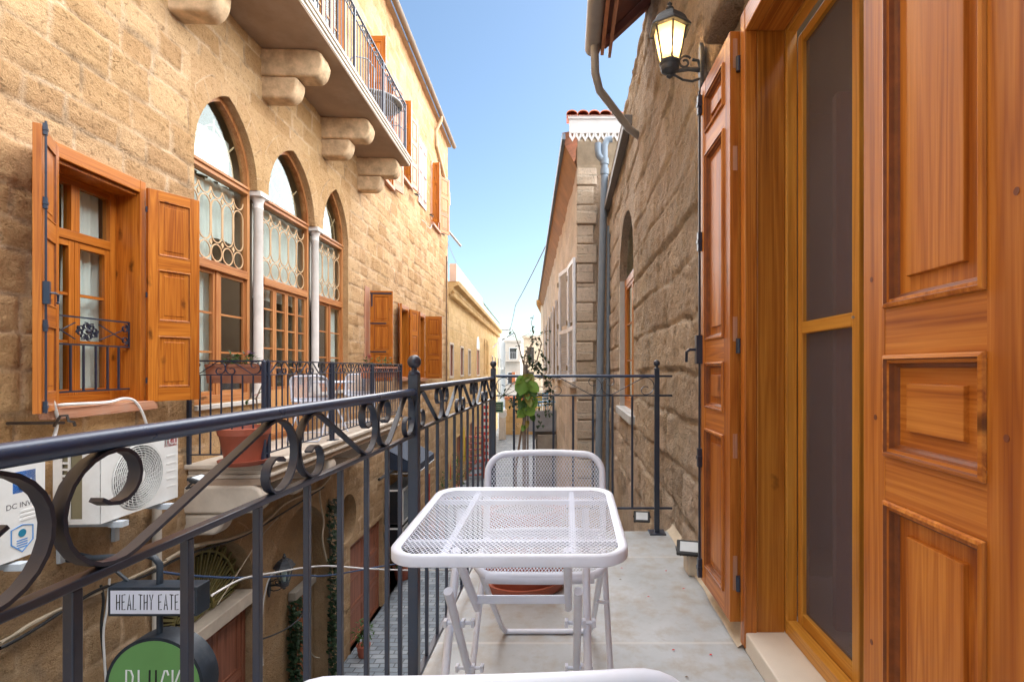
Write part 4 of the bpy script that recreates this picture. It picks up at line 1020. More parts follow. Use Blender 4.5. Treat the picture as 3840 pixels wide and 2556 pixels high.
TM = Matrix.Translation((0, 0, .700)) @ Matrix.Rotation(R(3.4), 4, 'X')
m = MB(); prof = [(-.024, .002), (-.012, .0075), (-.004, .0075), (.0, .003), (.0, -.020), (-.006, -.024), (-.012, -.020), (-.012, -.004), (-.024, -.002)]
rings = []
for x, y in rrect(TW, TD, TR):
    k = []
    for ins, h in prof:
        kx, ky = (TW/2 + ins) / (TW/2), (TD/2 + ins) / (TD/2)
        # inset along the outline's normal
        cx, cy = max(-TW/2 + TR, min(TW/2 - TR, x)), max(-TD/2 + TR, min(TD/2 - TR, y)); nrm = Vector((x - cx, y - cy)).normalized()
        k.append(m.v((x + nrm.x*ins, y + nrm.y*ins, h)))
    rings.append(k)
for i in range(len(rings)):
    A, B = rings[i], rings[(i+1) % len(rings)]
    for k in range(len(prof)): m.f((A[k], A[(k+1) % len(prof)], B[(k+1) % len(prof)], B[k]))
m.build('tabletop_rim', WHITE, table, smooth=50, mat=TM)
m = MB(); W2, D2 = TW - .040, TD - .040
lattice(m, lambda u, v: ((u-.5)*W2, (v-.5)*D2, .001), 46, 28, lambda u, v: in_rrect((u-.5)*W2, (v-.5)*D2, W2, D2, TR - .02), .83)
m.build('mesh_top', WHITE, table, merge=.0004, solid=.0016, mat=TM)
m = MB()
for y in (-.16, .17): m.box((-TW/2 + .02, y - .008, -.018), (TW/2 - .02, y + .008, -.004))
m.box((-.165, -TD/2 + .02, -.019), (-.148, TD/2 - .02, -.0045)); m.box((.148, -TD/2 + .02, -.019), (.165, TD/2 - .02, -.0045))
m.build('under_frame', WHITE, table, mat=TM)
def tubeleg(parent, pts, r=.0115, name='leg', n=12):
    m = MB(); m.tube(pts, r, n); return m.build(name, WHITE, parent, smooth=45)
y0 = 1.478
for sx, xo, xi in ((-1, -.160, -.128), (1, .170, .143)):
    b = tubeleg(table, [(xo, 1.30 - y0, .565), (xo, 1.72 - y0, .006)])
    tubeleg(table, [(xi, 1.24 - y0, .685), (xi + .002, 1.53 - y0, .415)])
    c = tubeleg(table, [(xo + sx*.028, 1.60 - y0, .69), (xo + sx*.028, 1.40 - y0, .33), (xo + sx*.028, 1.22 - y0, .006)])
    for yy, zz in ((1.40 - y0, .435), (1.55 - y0, .225)):
        m = MB(); m.tube([(xo - .034, yy, zz), (xo + .05, yy, zz)], .0055, 8)
        for xx in (xo - .030, xo + .018, xo + .045): m.lathe([(.004, -.005), (.012, -.004), (.012, .004), (.004, .005)], (0, 0, 0), 10) if False else m.box((xx - .005, yy - .010, zz - .010), (xx + .005, yy + .010, zz + .010))
        m.build('bolt', WHITE, b, bevel=.002)
m = MB(); m.box((-.125, 1.475 - y0, .452), (.14, 1.481 - y0, .476)); m.build('cross_bar', WHITE, table, bevel=.001)
m = MB(); m.tube([(-.16, 1.72 - y0, .012), (.17, 1.72 - y0, .012)], .0105, 10); m.build('foot_bar', WHITE, table, smooth=45)
m = MB(); m.tube([(-.19, 1.22 - y0, .012), (.20, 1.22 - y0, .012)], .0105, 10); m.build('foot_bar', WHITE, table, smooth=45)

def mesh_chair(label, mat):
    """folding chair; faces -y in its own frame: seat front at y=-.20, back at y=+.14"""
    c = thing('mesh_chair', label, 'chair', group='white mesh chairs at the small table', mat=mat)
    W = .44; r = .011
    bz0, bz1 = .515, .795
    # back: rounded tube hoop, mesh panel bowed backwards
    def bp(x, z): return Vector((x, .085 + .20*(z - bz0) + .022*(1 - (2*x/W)**2), z))
    hoop = [(-W/2, bz0)] + [(-W/2 + .07 - .07*math.cos(a), bz1 - .07 + .07*math.sin(a)) for a in [PI/2*i/7 for i in range(8)]]
    hoop += [(-W/2 + .07 + (W - .14)*i/8, bz1 + .004*math.sin(PI*i/8)) for i in range(1, 8)] + [(W/2 - .07 + .07*math.sin(a), bz1 - .07 + .07*math.cos(a)) for a in [PI/2*i/7 for i in range(8)]] + [(W/2, bz0)]
    m = MB(); m.tube([bp(*p) for p in hoop], .0125, 12); m.tube([bp(-W/2 + W*i/8, bz0) for i in range(9)], .010, 10); m.build('backrest_frame', WHITE, c, smooth=50)
    m = MB(); zz = bz1 - bz0; w2 = W - .012
    lattice(m, lambda u, v: bp((u-.5)*w2, bz0 + v*(zz - .004)), 38, 16, lambda u, v: in_rrect((u-.5)*w2, (v-.5)*zz + (0 if v > .5 else 0), w2, zz*1.0 if v > .5 else 9, .068) if v > .5 else True, .81)
    m.build('mesh_back', WHITE, c, merge=.0004, solid=.0016)
    # seat
    sy0, sy1, sz = -.235, .16, .498
    def sp(x, y): return Vector((x, y, sz + .012*((y - sy0)/(sy1 - sy0))*-1 - .006*(1 - (2*x/W)**2) + (-.018*max(0, (sy0 + .05 - y)/.05)**2)))
    out = rrect(W - .02, sy1 - sy0, .06, 6)
    m = MB(); m.tube([sp(x, y + (sy0+sy1)/2) for x, y in out], .0125, 10, closed=True); m.tube([sp(-W/2 + .05 + (W - .10)*i/8, sy0 + .004) + Vector((0, 0, -.008)) for i in range(9)], .019, 10); m.build('seat_frame', WHITE, c, smooth=50)
    m = MB(); ws, ds = W - .03, sy1 - sy0 - .01
    lattice(m, lambda u, v: sp((u-.5)*ws, (v-.5)*ds + (sy0+sy1)/2), 38, 21, lambda u, v: in_rrect((u-.5)*ws, (v-.5)*ds, ws, ds, .055), .81); m.build('mesh_seat', WHITE, c, merge=.0004, solid=.0016)
    for s in (-1, 1):
        x = s*(W/2 - .0); top = bp(x, bz0 + .03)
        tubeleg(c, [top, (x*1.0, top.y - .03, bz0 - .05), (x*1.02, -.03, .30), (x*1.04, -.27, .004)], .0105)
        tubeleg(c, [(x*.88, sy0 + .03, sz - .015), (x*.87, .05, .26), (x*.86, .30, .05), (x*.80, .335, .012)], .0105)
        m = MB(); m.tube([(x*.86, -.035, .305), (x*1.06, -.035, .305)], .006, 8); m.build('bolt', WHITE, c)
    m = MB(); m.tube([(-W*.40, .335, .012), (W*.40, .335, .012)], .0105, 10); m.build('foot_bar', WHITE, c, smooth=45)
    m = MB(); m.tube([(-W*.51, -.22, .055), (W*.51, -.22, .055)], .008, 10); m.build('foot_bar', WHITE, c, smooth=45)
    return c
ch = mesh_chair('white mesh chair beyond the small table, facing the eye', Matrix.Translation((-.085, 1.845, 0)))
dup(ch, Matrix.Translation((-.10, .735, -.024)) @ Matrix.Rotation(PI + R(2.5), 4, 'Z') @ Matrix.Scale(1.1, 4, (1, 0, 0)), 'white mesh chair in front of the table, only its back top in view')

# ================================================================ balcony lights and lantern
def lantern(label, M, lit, mat):
    t = thing('wall_lantern', label, 'lantern', mat=M, group=None)
    # frame: x along wall, -y out of the wall; origin at the wall plate's middle
    y = -.18; zb = .035
    m = MB(); hexa = lambda r, z, a0=0: [(r*math.cos(a0 + PI/3*k), y + r*math.sin(a0 + PI/3*k), z) for k in range(6)]
    m.prism([(-.032, 0), (-.022, .11), (0, .145), (.022, .11), (.032, 0), (.022, -.09), (0, -.14), (-.022, -.09)], -.022, 0, axis='y'); o = m.build('wall_plate', mat, t, bevel=.006)
    m = MB(); m.tube([(0, -.015, -.005), (0, -.08, .0), (0, -.14, -.01), (0, y, .012)], [.013, .011, .010, .014], 10)
    m.tube([(0, -.015, -.05), (0, -.06, -.065), (0, -.11, -.058), (0, -.15, -.035), (0, y, -.03)], .006, 8)
    m.tube([(0, -.10 + .038*(1 - i/26)*math.cos(.6 + i*.42) + .0, .035 + .038*(1 - i/26)*math.sin(.6 + i*.42)) for i in range(20)], .006, 8); m.tube([(0, -.06, .05), (0, -.03, .045), (0, -.018, .01)], .008, 8); m.build('bracket', mat, t, smooth=50)
    m = MB(); m.lathe([(.008, -.048), (.018, -.04), (.012, -.028), (.044, -.012), (.050, .002), (.048, .016), (.054, .022), (.056, .03)], (0, y, 0), 18); m.build('lantern_base', mat, t, smooth=40)
    z0, z1, r0, r1 = .03, .215, .052, .092
    m = MB(); a, b = hexa(r0, z0), hexa(r1, z1)
    for k in range(6): m.tube([a[k], b[k]], .0055, 6)
    for z, r in ((z0 + .004, r0 + .002), (z1, r1 + .004)): m.tube(hexa(r, z), .006, 6, closed=True)
    m.build('lantern_cage', mat, t, smooth=40)
    for k in range(6):
        m = MB(); a, b = hexa(r0 - .002, z0 + .006), hexa(r1 - .003, z1 - .004)
        m.quad(a[k], a[(k+1) % 6], b[(k+1) % 6], b[k]); m.build('lantern_pane', LANTG if lit else GLASS, t, solid=.002)
    m = MB(); rr = [[m.v(p) for p in hexa(r, z)] for r, z in ((.118, z1 - .012), (.118, z1 - .004), (.098, z1 + .02), (.086, z1 + .045), (.066, z1 + .066), (.05, z1 + .068), (.05, z1 + .078), (.03, z1 + .088))]
    for A, B in zip(rr, rr[1:]):
        for k in range(6): m.f((A[k], A[(k+1) % 6], B[(k+1) % 6], B[k]))
    m.f(rr[-1]); m.f(rr[0][::-1]); m.build('lantern_roof', mat, t, bevel=.003)
    m = MB(); m.lathe([(.012, z1 + .085), (.012, z1 + .095), (.02, z1 + .10), (.022, z1 + .108), (.012, z1 + .118), (.009, z1 + .122), (.014, z1 + .13), (.004, z1 + .142)], (0, y, 0), 14); m.build('lantern_finial', mat, t, smooth=50)
    m = MB(); m.lathe([(.014, z0 + .01), (.014, z0 + .05)], (0, y, 0), 12); hld = m.build('lamp_holder', PLW, t)
    m = MB(); m.lathe([(.012, .08), (.022, .095), (.029, .12), (.026, .145), (.012, .162), (.002, .166)], (0, y, 0), 18)
    m.build('bulb', emit('lit_bulb', (1.0, .72, .38), 14.0) if lit else PLW, t, smooth=60)
    if lit:
        l = bpy.data.lights.new('lantern_light', 'POINT'); l.energy = 1.8; l.color = (1, .66, .30); l.shadow_soft_size = .03
        lo = bpy.data.objects.new('lantern_light', l); COL.objects.link(lo); lo.parent = t; lo.location = (0, y, .12)
        lo.parent = t
    return t
def lantern_glass():
    t = NT('amber_lantern_glass'); p = t.obj(); n = t.noise(p, 40.0, 4)
    tr = t.n('BsdfTransparent', Color=(1.0, .92, .76, 1)); d = t.n('BsdfTranslucent', Color=(1.0, .86, .64, 1)); g = t.n('BsdfGlossy', Color=(1,1,1,1), Roughness=.08)
    a = t.n('MixShader', i0=t.math('ADD', t.math('MULTIPLY', n, .3), .38), i1=tr, i2=d)
    return t.surf(t.n('MixShader', i0=.06, i1=a, i2=g))
LANTG = lantern_glass()
LANM = plain('weathered_lantern_metal', (.055,.065,.08), .5, .4, 14.0, .2, 90.0, .5, dirt=(.20,.19,.18), dirt_amt=.6)
lantern('lit black hexagonal lantern glowing on the wall beside the pine shutter', MR @ Matrix.Translation((-2.74, -.012, 2.725)), True, LANM)
u, z = LW(641, 1360, .0); lantern('unlit grey lantern on the shaded vault wall at street level', ML @ Matrix.Translation((u + .25, .26, z - .02)) @ Matrix.Scale(1.15, 4), False, LANM)
def floodlight(label, M, s=1.0, mount=None, group=None):
    t = thing('floodlight', label, 'floodlight', mat=M @ Matrix.Scale(s, 4), group=group)
    m = MB(); m.box((-.07, -.05, -.012), (.07, .05, .010)); m.build('housing', BLKP, t, bevel=.006)
    m = MB(); m.box((-.05, -.034, .0105), (.05, .034, .0125)); m.build('lens', plain('floodlight_lens', (.62,.68,.72), .15, .05, 8.0), t)
    m = MB()
    for i in range(6): m.box((-.05 + i*.02, -.04, -.024), (-.046 + i*.02, .04, -.012))
    m.build('cooling_fin', BLKP, t)
    m = MB(); m.bar([(-.074, 0, 0), (-.074, .03, -.06), (.074, .03, -.06), (.074, 0, 0)], .014, .003, (0, 1, .3)); m.build('bracket', BLKP, t)
    return t
floodlight('small black floodlight clamped low on the far right railing post', Matrix.Translation((.505, 3.47, .125)) @ Matrix.Rotation(R(-8), 4, 'Z') @ Matrix.Rotation(R(48), 4, 'X'), .78)
sb = MB(); sb.box((.655, 2.78, 0.0), (.735, 2.90, .12)); blk = tag(sb.build('stone_block', plain('block_stone', (.55,.48,.38), .9, .15, 8.0, .4), None, bevel=.012), 'small rough stone block against the wall under a floodlight', 'block')
floodlight('black floodlight lying tilted on a small stone block by the wall', Matrix.Translation((.665, 2.80, .148)) @ Matrix.Rotation(R(-14), 4, 'Z') @ Matrix.Rotation(R(32), 4, 'X'), .95)
u, z = LW(468, 1064, .78); fl = floodlight('flat black floodlight lying on the lower balcony slab of the facing house', ML @ Matrix.Translation((LU(468, .68), -.66, ZSLAB + .035)) @ Matrix.Rotation(R(18), 4, 'X'), 1.15)
for px, py, lb in ((957, 449, 'small black floodlight on the facade beside the pink shutter'), (991, 496, 'small black floodlight left of the farthest upper shutters'), (1018, 540, 'small black floodlight under the farthest upper shutters')):
    u, z = LW(px, py, .12); floodlight(lb, ML @ Matrix.Translation((u, -.14, z)) @ Matrix.Rotation(R(200), 4, 'X'), 1.0, group=None)
# ================================================================ ground and sea
def cobble_mat():
    t = NT('cobbles'); p = t.obj(); s = t.sep(p)
    q = t.vmath('ADD', p, t.vmath('MULTIPLY', t.vmath('SUBTRACT', t.n('TexNoise', 1, Vector=p, Scale=3.0), (.5,.5,.5)), (.08,.08,0)))
    bt = t.t.nodes.new('ShaderNodeTexBrick'); t.t.links.new(q, bt.inputs['Vector'])
    for k, v in (('Color1', (0,0,0,1)), ('Color2', (1,1,1,1)), ('Scale', 1.0), ('Mortar Size', .012), ('Mortar Smooth', .6), ('Brick Width', .24), ('Row Height', .13)): bt.inputs[k].default_value = v
    n = t.noise(p, 6.0, 6, .65); f = t.math('ADD', t.math('MULTIPLY', bt.outputs[0], .5), t.math('MULTIPLY', n, .6))
    c = t.ramp(f, [(.25, (.13,.155,.185)), (.55, (.21,.245,.28)), (.85, (.31,.335,.36))]); c = t.mix(t.math('MULTIPLY', bt.outputs[1], .7), c, (.07,.07,.07))
    t.principled(Base_Color=c, Roughness=.6, Normal=t.bump(t.math('ADD', t.math('SUBTRACT', 1.0, bt.outputs[1]), t.math('MULTIPLY', n, .6)), .7, .012)); return t.m
m = MB(); m.quad((-70, -40, -3.8), (70, -40, -3.8), (70, 84, -3.8), (-70, 84, -3.8)); tag(m.build('street', cobble_mat()), kind='structure')
t = NT('sea_water'); pr = t.principled(Base_Color=(.03,.13,.24), Roughness=.25, Normal=t.bump(t.noise(t.vmath('MULTIPLY', t.obj(), (.3, .1, 1)), 1.0, 4), .3, .5))
m = MB(); m.quad((-6000, 84.2, -6.5), (6000, 84.2, -6.5), (6000, 16000, -6.5), (-6000, 16000, -6.5)); tag(m.build('sea', t.m), kind='structure')

# ================================================================ the lower stone house farther along on the left
a2 = R(3.63); M2 = Matrix.Translation((-4.19, 18.05, 0)) @ Matrix.Rotation(PI/2 + a2, 4, 'Z')
L2 = 24.4
h2 = thing('stone_house', 'long low sandstone house with a heavy cornice standing beyond the tall house', 'house', mat=M2)
ops = [(.35, 1.15, .82, 2.0), (3.0, 3.85, .82, 1.98), (5.4, 6.3, .82, 1.95), (8.9, 10.1, .75, 2.1), (18.4, 19.3, .8, 1.95), (21.3, 22.2, .8, 1.95)]
arcs = [(12.6, 13.4), (13.7, 14.6), (14.9, 15.7)]
gops = [(2.0, 3.6, -3.8, -1.6), (6.0, 7.8, -3.8, -1.5), (11.0, 12.8, -3.8, -1.6), (17.0, 19.0, -3.8, -1.5)]
mb = MB(); hol = ops + gops + [(a, b, .7, 2.3) for a, b in arcs] + [(a - .05, b + .05, 2.3, 3.05) for a, b in arcs]
wall_grid(mb, frange(0, L2, .3), frange(-3.8, 3.9, .25), hol, 0, .03, 1.5)
for a, b in arcs: arch_fill(mb, pointed_arch(a, b, 2.3, 2.95, 8), a - .05, b + .05, 2.3, 3.05, 0, .2); reveal(mb, a, b, .7, 2.3, 0, .2, top=False); mb.quad((a, .2, .7), (b, .2, .7), (b, .2, 3.0), (a, .2, 3.0))
for o in ops + gops: reveal(mb, o[0], o[1], o[2], o[3], 0, .2)
mb.quad((0, 0, 3.9), (L2, 0, 3.9), (L2, 8, 3.9), (0, 8, 3.9)); mb.quad((L2, 0, -3.8), (L2, 8, -3.8), (L2, 8, 3.9), (L2, 0, 3.9)); mb.quad((0, 0, -3.8), (0, 8, -3.8), (0, 8, 3.9), (0, 0, 3.9))
mb.build('wall', STONE_F, h2, smooth=50)
m = MB(); steps = [(0, 3.72), (.06, 3.74), (.08, 3.80), (.16, 3.86), (.18, 3.98), (.34, 4.06), (.38, 4.18), (.0, 4.18)]
m.prism([(-o, z) for o, z in steps] + [(.2, 4.18), (.2, 3.72)], .02, L2 + .2, axis='x')
for u in frange(.2, L2, .32): m.box((u, -.20, 3.66), (u + .16, .01, 3.80))
m.build('cornice', STONE_F, h2)
m = MB(); m.box((-.0, -.28, 4.18), (9.0, -.05, 4.80)); m.box((9.0, -.28, 4.18), (9.6, -.05, 4.62)); m.box((9.6, -.28, 4.18), (L2 + .1, -.05, 4.55)); m.build('parapet', plain('pink_parapet', (.62,.46,.37), .85, .12, 3.0), h2)
m = MB()
for u in frange(10, L2, .5): m.box((u, -.17, 4.55), (u + .05, -.12, 4.82))
m.tube([(10, -.145, 4.82), (L2, -.145, 4.82)], .03, 6); m.build('roof_railing', plain('teal_paint', (.12,.24,.22), .6), h2)
RED = plain('red_brown_shutter', (.19,.05,.03), .6, .15); ORG = plain('orange_door_paint', (.40,.11,.03), .55, .12)
for i, o in enumerate(ops):
    p = bpy.data.objects.new('window' if i not in (3,) else 'door', None); COL.objects.link(p); p.parent = h2
    frame_box(p, 'window_frame', o[0] - .06, o[1] + .06, o[2] - .06, o[3] + .06, -.02, .03, .08, (plain('pale_surround', (.62,.52,.42), .8, .1), plain('pale_surround', (.62,.52,.42), .8, .1)))
    m = MB(); mid = (o[0] + o[1]) / 2
    m.box((o[0], .05, o[2]), (mid - .01, .10, o[3])); m.box((mid + .01, .05, o[2]), (o[1], .10, o[3])); m.build('closed_shutter', GREYM if i == 2 else (ORG if i == 3 else RED), p)
o = ops[3]; m = MB(); m.prism(pointed_arch(o[0] - .05, o[1] + .05, o[3] + .06, o[3] + .72, 8), -.02, .02); m.build('fanlight', plain('white_fanlight', (.70,.70,.68), .4, .05), h2)
for o in gops: plank_door(h2, o[0] + .01, o[1] - .01, o[2], o[3] - .01, .1, 'shop_door', n=2)

# ================================================================ the next house on the right with quoins and tiled roof
b2 = R(4.4); M3 = Matrix.Translation((.185, 9.50, 0)) @ Matrix.Rotation(-(PI/2 - b2), 4, 'Z')
L3 = 21.5
h3 = thing('stone_house', 'old stone house beyond the drain pipes with quoins, white shutters and scalloped eaves', 'house', mat=M3)
mb = MB(); EZ = 5.22
wins = [(-1.75, -.12, .88, 3.15), (-6.2, -5.0, .9, 3.2), (-9.5, -8.3, .9, 3.2), (-13, -11.8, .9, 3.2), (-17, -15.8, .9, 3.2)]
wall_grid(mb, frange(-L3, 0, .18), frange(-3.8, EZ, .18), wins, 0, .03, 2.2)
for o in wins: reveal(mb, *o, 0, .22)
mb.build('wall', STONE_Q, h3, smooth=50)
Mq = M3.inverted() @ Matrix.Translation((.185, 9.50, 0))        # the end wall faces the eye squarely
m = MB(); m.T = Mq
rows = frange(-3.8, EZ, .36)
for i in range(len(rows) - 1):                                   # rusticated quoin stones
    j = rnd.uniform(-.015, .015); w = .36 if i % 2 else .30
    m.box((-.012 + j*.3, -.035 + j, rows[i] + .012), (w, .16, rows[i+1] - .008))
m.build('quoin', STONE_Q, h3, bevel=.022, bseg=3)
m = MB(); m.T = Mq; m.quad((.02, .0, -3.8), (3.5, .0, -3.8), (3.5, .0, EZ), (.02, .0, EZ)); m.build('end_wall', STONE_R, h3)
for i, o in enumerate(wins):
    p = bpy.data.objects.new('window', None); COL.objects.link(p); p.parent = h3
    casement(p, o[0] + .02, (o[0]+o[1])/2, o[2], o[3], .12, (PLW, PLW), 2); casement(p, (o[0]+o[1])/2, o[1] - .02, o[2], o[3], .12, (PLW, PLW), 2); room(p, o[0], o[1], o[2], o[3], .225, .8)
    m = MB(); m.box((o[0] - .08, -.12, o[2] - .12), (o[1] + .08, .2, o[2] - .002)); m.build('window_sill', SLAB, h3, bevel=.01)
SHW = plain('white_shutter_paint', (.84,.86,.90), .5, .06, 8.0, dirt=(.5,.52,.55), dirt_amt=.4)
def louvre(parent, w, h, mat):
    f = frame_box(parent, 'shutter', 0, w, 0, h, 0, .045, .085, (SHW, SHW)); f.matrix_local = mat; f['label'] = 'white louvred shutter folded against the old wall'
    m = MB(); m.box((.085, 0.002, h*.42), (w - .085, .043, h*.42 + .08)); m.build('shutter_rail', SHW, f)
    m = MB()
    for z in frange(.10, h - .12, .055):
        if abs(z - h*.45) < .07: continue
        m.quad((.085, .006, z), (w - .085, .006, z), (w - .085, .036, z + .045), (.085, .036, z + .045))
    m.build('louvre_slats', SHW, f); return f
for k, (x, ang, y) in enumerate(((-.02, PI + R(3), -.03), (-.90, PI + R(10), -.06))):
    l = louvre(h3, .82, 2.30, hinge_mat(x, y, .88, ang))
    for z in (.25, 1.15, 2.05):
        m = MB(); m.box((.80, .045, z - .05), (.88, .065, z + .05)); m.build('hinge', plain('brass_plate', (.20,.14,.07), .5, .2), l)
for o in wins[1:]:
    for x, ang in ((o[0] - .02, PI - R(4)), (o[1] + .02, R(-4))): louvre(h3, .58, o[3] - o[2], hinge_mat(x, -.06, o[2], ang) if ang < 1 else hinge_mat(x, -.03, o[2], ang))
# eaves along the street: timber soffit, tiles; white fretted fascia on the end
m = MB(); m.quad((-L3, .02, EZ - .45), (.05, .02, EZ - .45), (.05, -.20, EZ - .06), (-L3, -.20, EZ - .06)); m.quad((-L3, -.20, EZ - .06), (.05, -.20, EZ - .06), (.05, -.24, EZ + .02), (-L3, -.24, EZ + .02)); m.build('eave_cove', plain('orange_brown_cove', (.36,.19,.08), .8, .25, 2.5, .3, 20.0), h3)
m = MB(); m.box((-L3, -.30, EZ + .0), (.30, -.24, EZ + .10)); m.build('roof_gutter', plain('blue_grey_gutter', (.14,.17,.21), .5), h3)
m = MB(); m.T = Mq; FX0, FX1, FY = -.15, .86, -.30
m.box((FX0, FY, 5.34), (FX1, FY + .03, 5.62), 0); m.box((FX0 - .02, FY - .02, 5.59), (FX1, FY + .05, 5.64), 0)
k = .115; x = FX0
while x < FX1 - .02:
    m.prism([(x + .003, 5.34), (x + .003, 5.28), (x + k*.22, 5.25), (x + k*.5, 5.19), (x + k*.78, 5.25), (x + k - .003, 5.28), (x + k - .003, 5.34), (x + k*.72, 5.34), (x + k*.62, 5.29), (x + k*.5, 5.27), (x + k*.38, 5.29), (x + k*.28, 5.34)], FY + .003, FY + .02); x += k
m.build('fretted_fascia', plain('white_fascia_paint', (.62,.60,.59), .6, .08, 5.0, dirt=(.5,.44,.38), dirt_amt=.4), h3)
m = MB(); m.T = Mq
cv = [(0, EZ - .5), (-.06, EZ - .36), (-.16, EZ - .20), (-.27, EZ - .02), (-.27, EZ + .4), (0, EZ + .4)]
m.prism(cv, .03, 1.2, axis='x') if False else [m.quad((.0, cv[i][0], cv[i][1]), (1.2, cv[i][0], cv[i][1]), (1.2, cv[i+1][0], cv[i+1][1]), (.0, cv[i+1][0], cv[i+1][1])) for i in range(4)]
m.build('eave_cove', plain('pale_cove_stone', (.46,.37,.27), .9, .2, 5.0, .4, 30.0), h3, smooth=60)
TILE = plain('red_roof_tile', (.66,.24,.12), .75, .3, 6.0, .2, 30.0, dirt=(.55,.30,.16), dirt_amt=.5)
m = MB(); m.T = Mq
for i in range(9):
    x = FX0 - .05 + i * .20
    for j in range(7):
        y0_, y1_ = FY - .06 + j*.33, FY - .06 + j*.33 + .40; z0_ = 5.66 + j*.33*.42; z1_ = z0_ + .13
        A = [(x + .10 + .10*math.cos(a), y0_, z0_ + .07*math.sin(a)) for a in [PI*q/6 for q in range(7)]]; B = [(x + .10 + .085*math.cos(a), y1_, z1_ + .06*math.sin(a)) for a in [PI*q/6 for q in range(7)]]
        ia, ib = [m.v(p) for p in A], [m.v(p) for p in B]
        for q in range(6): m.f((ia[q], ia[q+1], ib[q+1], ib[q]))
        ic = [m.v((p[0], p[1], p[2] - .018)) for p in A]
        for q in range(6): m.f((ia[q], ic[q], ic[q+1], ia[q+1]))
m.quad((FX0 - .05, FY - .04, 5.645), (2, FY - .04, 5.645), (2, FY + 2.4, 6.65), (FX0 - .05, FY + 2.4, 6.65)); m.build('tiled_roof', TILE, h3, smooth=50)
m = MB(); m.quad((-L3, -.30, EZ + .10), (.28, -.30, EZ + .12), (-1.0, 3.2, EZ + 1.5), (-L3, 3.2, EZ + 1.5)); m.build('tiled_roof', TILE, h3)

# ================================================================ far end of the street
cw = thing('cream_house', 'sunlit cream plastered house at the far right bend of the street', 'house', (-1.62, 31.3, -3.8))
m = MB(); m.box((0, 0, 0), (7, 9, 8.75)); m.build('wall', plain('cream_render', (.78,.70,.55), .9, .06, 2.0), cw); m = MB(); m.box((-.25, -.3, 8.75), (7.2, 9.2, 9.05)); m.build('eave', plain('orange_eave', (.58,.33,.12), .8, .2), cw)
cst = thing('stone_house', 'small weathered stone house at the end of the street before the sea', 'house', (-3.75, 44, -3.8))
m = MB(); m.box((0, 0, 0), (1.5, 4, 7.5)); m.build('wall', plain('pale_weathered_wall', (.62,.54,.43), .9, .2, 1.5, .4, 8.0, dirt=(.40,.34,.27), dirt_amt=.6), cst); m = MB(); m.box((-.1, -.1, 7.5), (1.6, 4.1, 7.7)); m.build('parapet', SLAB, cst)
for i in range(3): m = MB(); m.box((.3, -.02, 1.2 + i*2.1), (.9, .05, 2.5 + i*2.1)); m.build('window', plain('dark_window', (.05,.05,.05), .3), cst)
def white_block(label, loc, size, wins, col, extra=None):
    b = thing('white_house', label, 'house', loc); m = MB(); m.box((0, 0, 0), size); m.build('wall', col, b)
    m = MB(); m.box((-.12, -.12, size[2]), (size[0] + .12, size[1] + .1, size[2] + .25)); m.build('parapet', col, b)
    for (x, z, w, h, k) in wins:
        f = frame_box(b, 'window', x, x + w, z, z + h, -.05, .02, .06, (PLW, PLW)); m = MB(); m.box((x + .06, -.03, z + .06), (x + w - .06, .0, z + h - .06)); m.build('pane', plain('dark_window', (.05,.05,.05), .3), f)
        if k == 's': m = MB(); m.box((x + w*.6, -.5, z), (x + w*.98, -.06, z + h)); m.build('shutter', ORG, b)
        if k == 'b':
            m = MB(); m.box((x - .4, -1.0, z - .25), (x + w + .4, 0, z - .08)); bb = m.build('balcony', col, b); m = MB()
            for q in frange(x - .35, x + w + .35, .2): m.box((q, -.97, z - .08), (q + .03, -.94, z + .85))
            m.box((x - .4, -.98, z + .85), (x + w + .4, -.93, z + .9)); m.build('balcony_railing', GREYM, bb)
    return b
wb1 = white_block('white flat roofed house at the end of the street beside the sea', (-9.6, 66, -3.8), (1.7, 8, 8.75), [(.3, 5.0, .8, 1.2, 'b'), (.3, 1.8, .8, 1.2, '')], plain('white_render', (.80,.77,.72), .9, .05, 1.5))
wb2 = white_block('beige house with an orange shutter at the end of the street behind the pole', (-7.85, 65, -3.8), (1.95, 8, 8.2), [(.5, 6.0, 1.0, 1.5, 'b'), (.3, 2.9, 1.0, 1.5, 's')], plain('beige_render', (.52,.44,.36), .9, .1, 1.5))
sp_ = thing('solar_panel', 'tilted solar water heater panel on the roof of the beige end house', 'panel', (-7.3, 66, 4.67))
m = MB(); m.T = Matrix.Rotation(R(-32), 4, 'Y'); m.box((-.9, 0, .55), (.9, 1.4, .65)); m.build('panel', plain('solar_glass', (.04,.07,.10), .2), sp_); m = MB(); m.box((.55, .1, 0), (.62, .17, 1.0)); m.box((-.6, .1, 0), (-.53, .17, .35)); m.build('panel_stand', GREYM, sp_)
pole = thing('utility_pole', 'thin pale utility pole with a short crossarm at the far end of the street', 'pole', (-5.95, 45, -3.8))
m = MB(); m.tube([(0, 0, 0), (0, 0, 8.35)], .09, 8); m.build('pole_shaft', plain('pole_paint', (.60,.60,.58), .6), pole); m = MB(); m.box((-.15, -.05, 8.2), (1.0, .05, 8.3)); m.tube([(.95, 0, 8.2), (.95, 0, 8.45)], .06, 6); m.build('crossarm', GREYM, pole)
def cable(name, label, pts, r, mat, sag=0.0, group=None, seg=14):
    m = MB(); P = []
    pts = [Vector(p) for p in pts]
    for a, b in zip(pts, pts[1:]):
        for i in range(seg):
            k = i / seg; q = a.lerp(b, k); q.z -= sag * (b - a).length * 4 * k * (1 - k); P.append(q)
    P.append(pts[-1]); m.tube(P, r, 6); return tag(m.build(name, mat, None, smooth=60), label, 'cable', group)
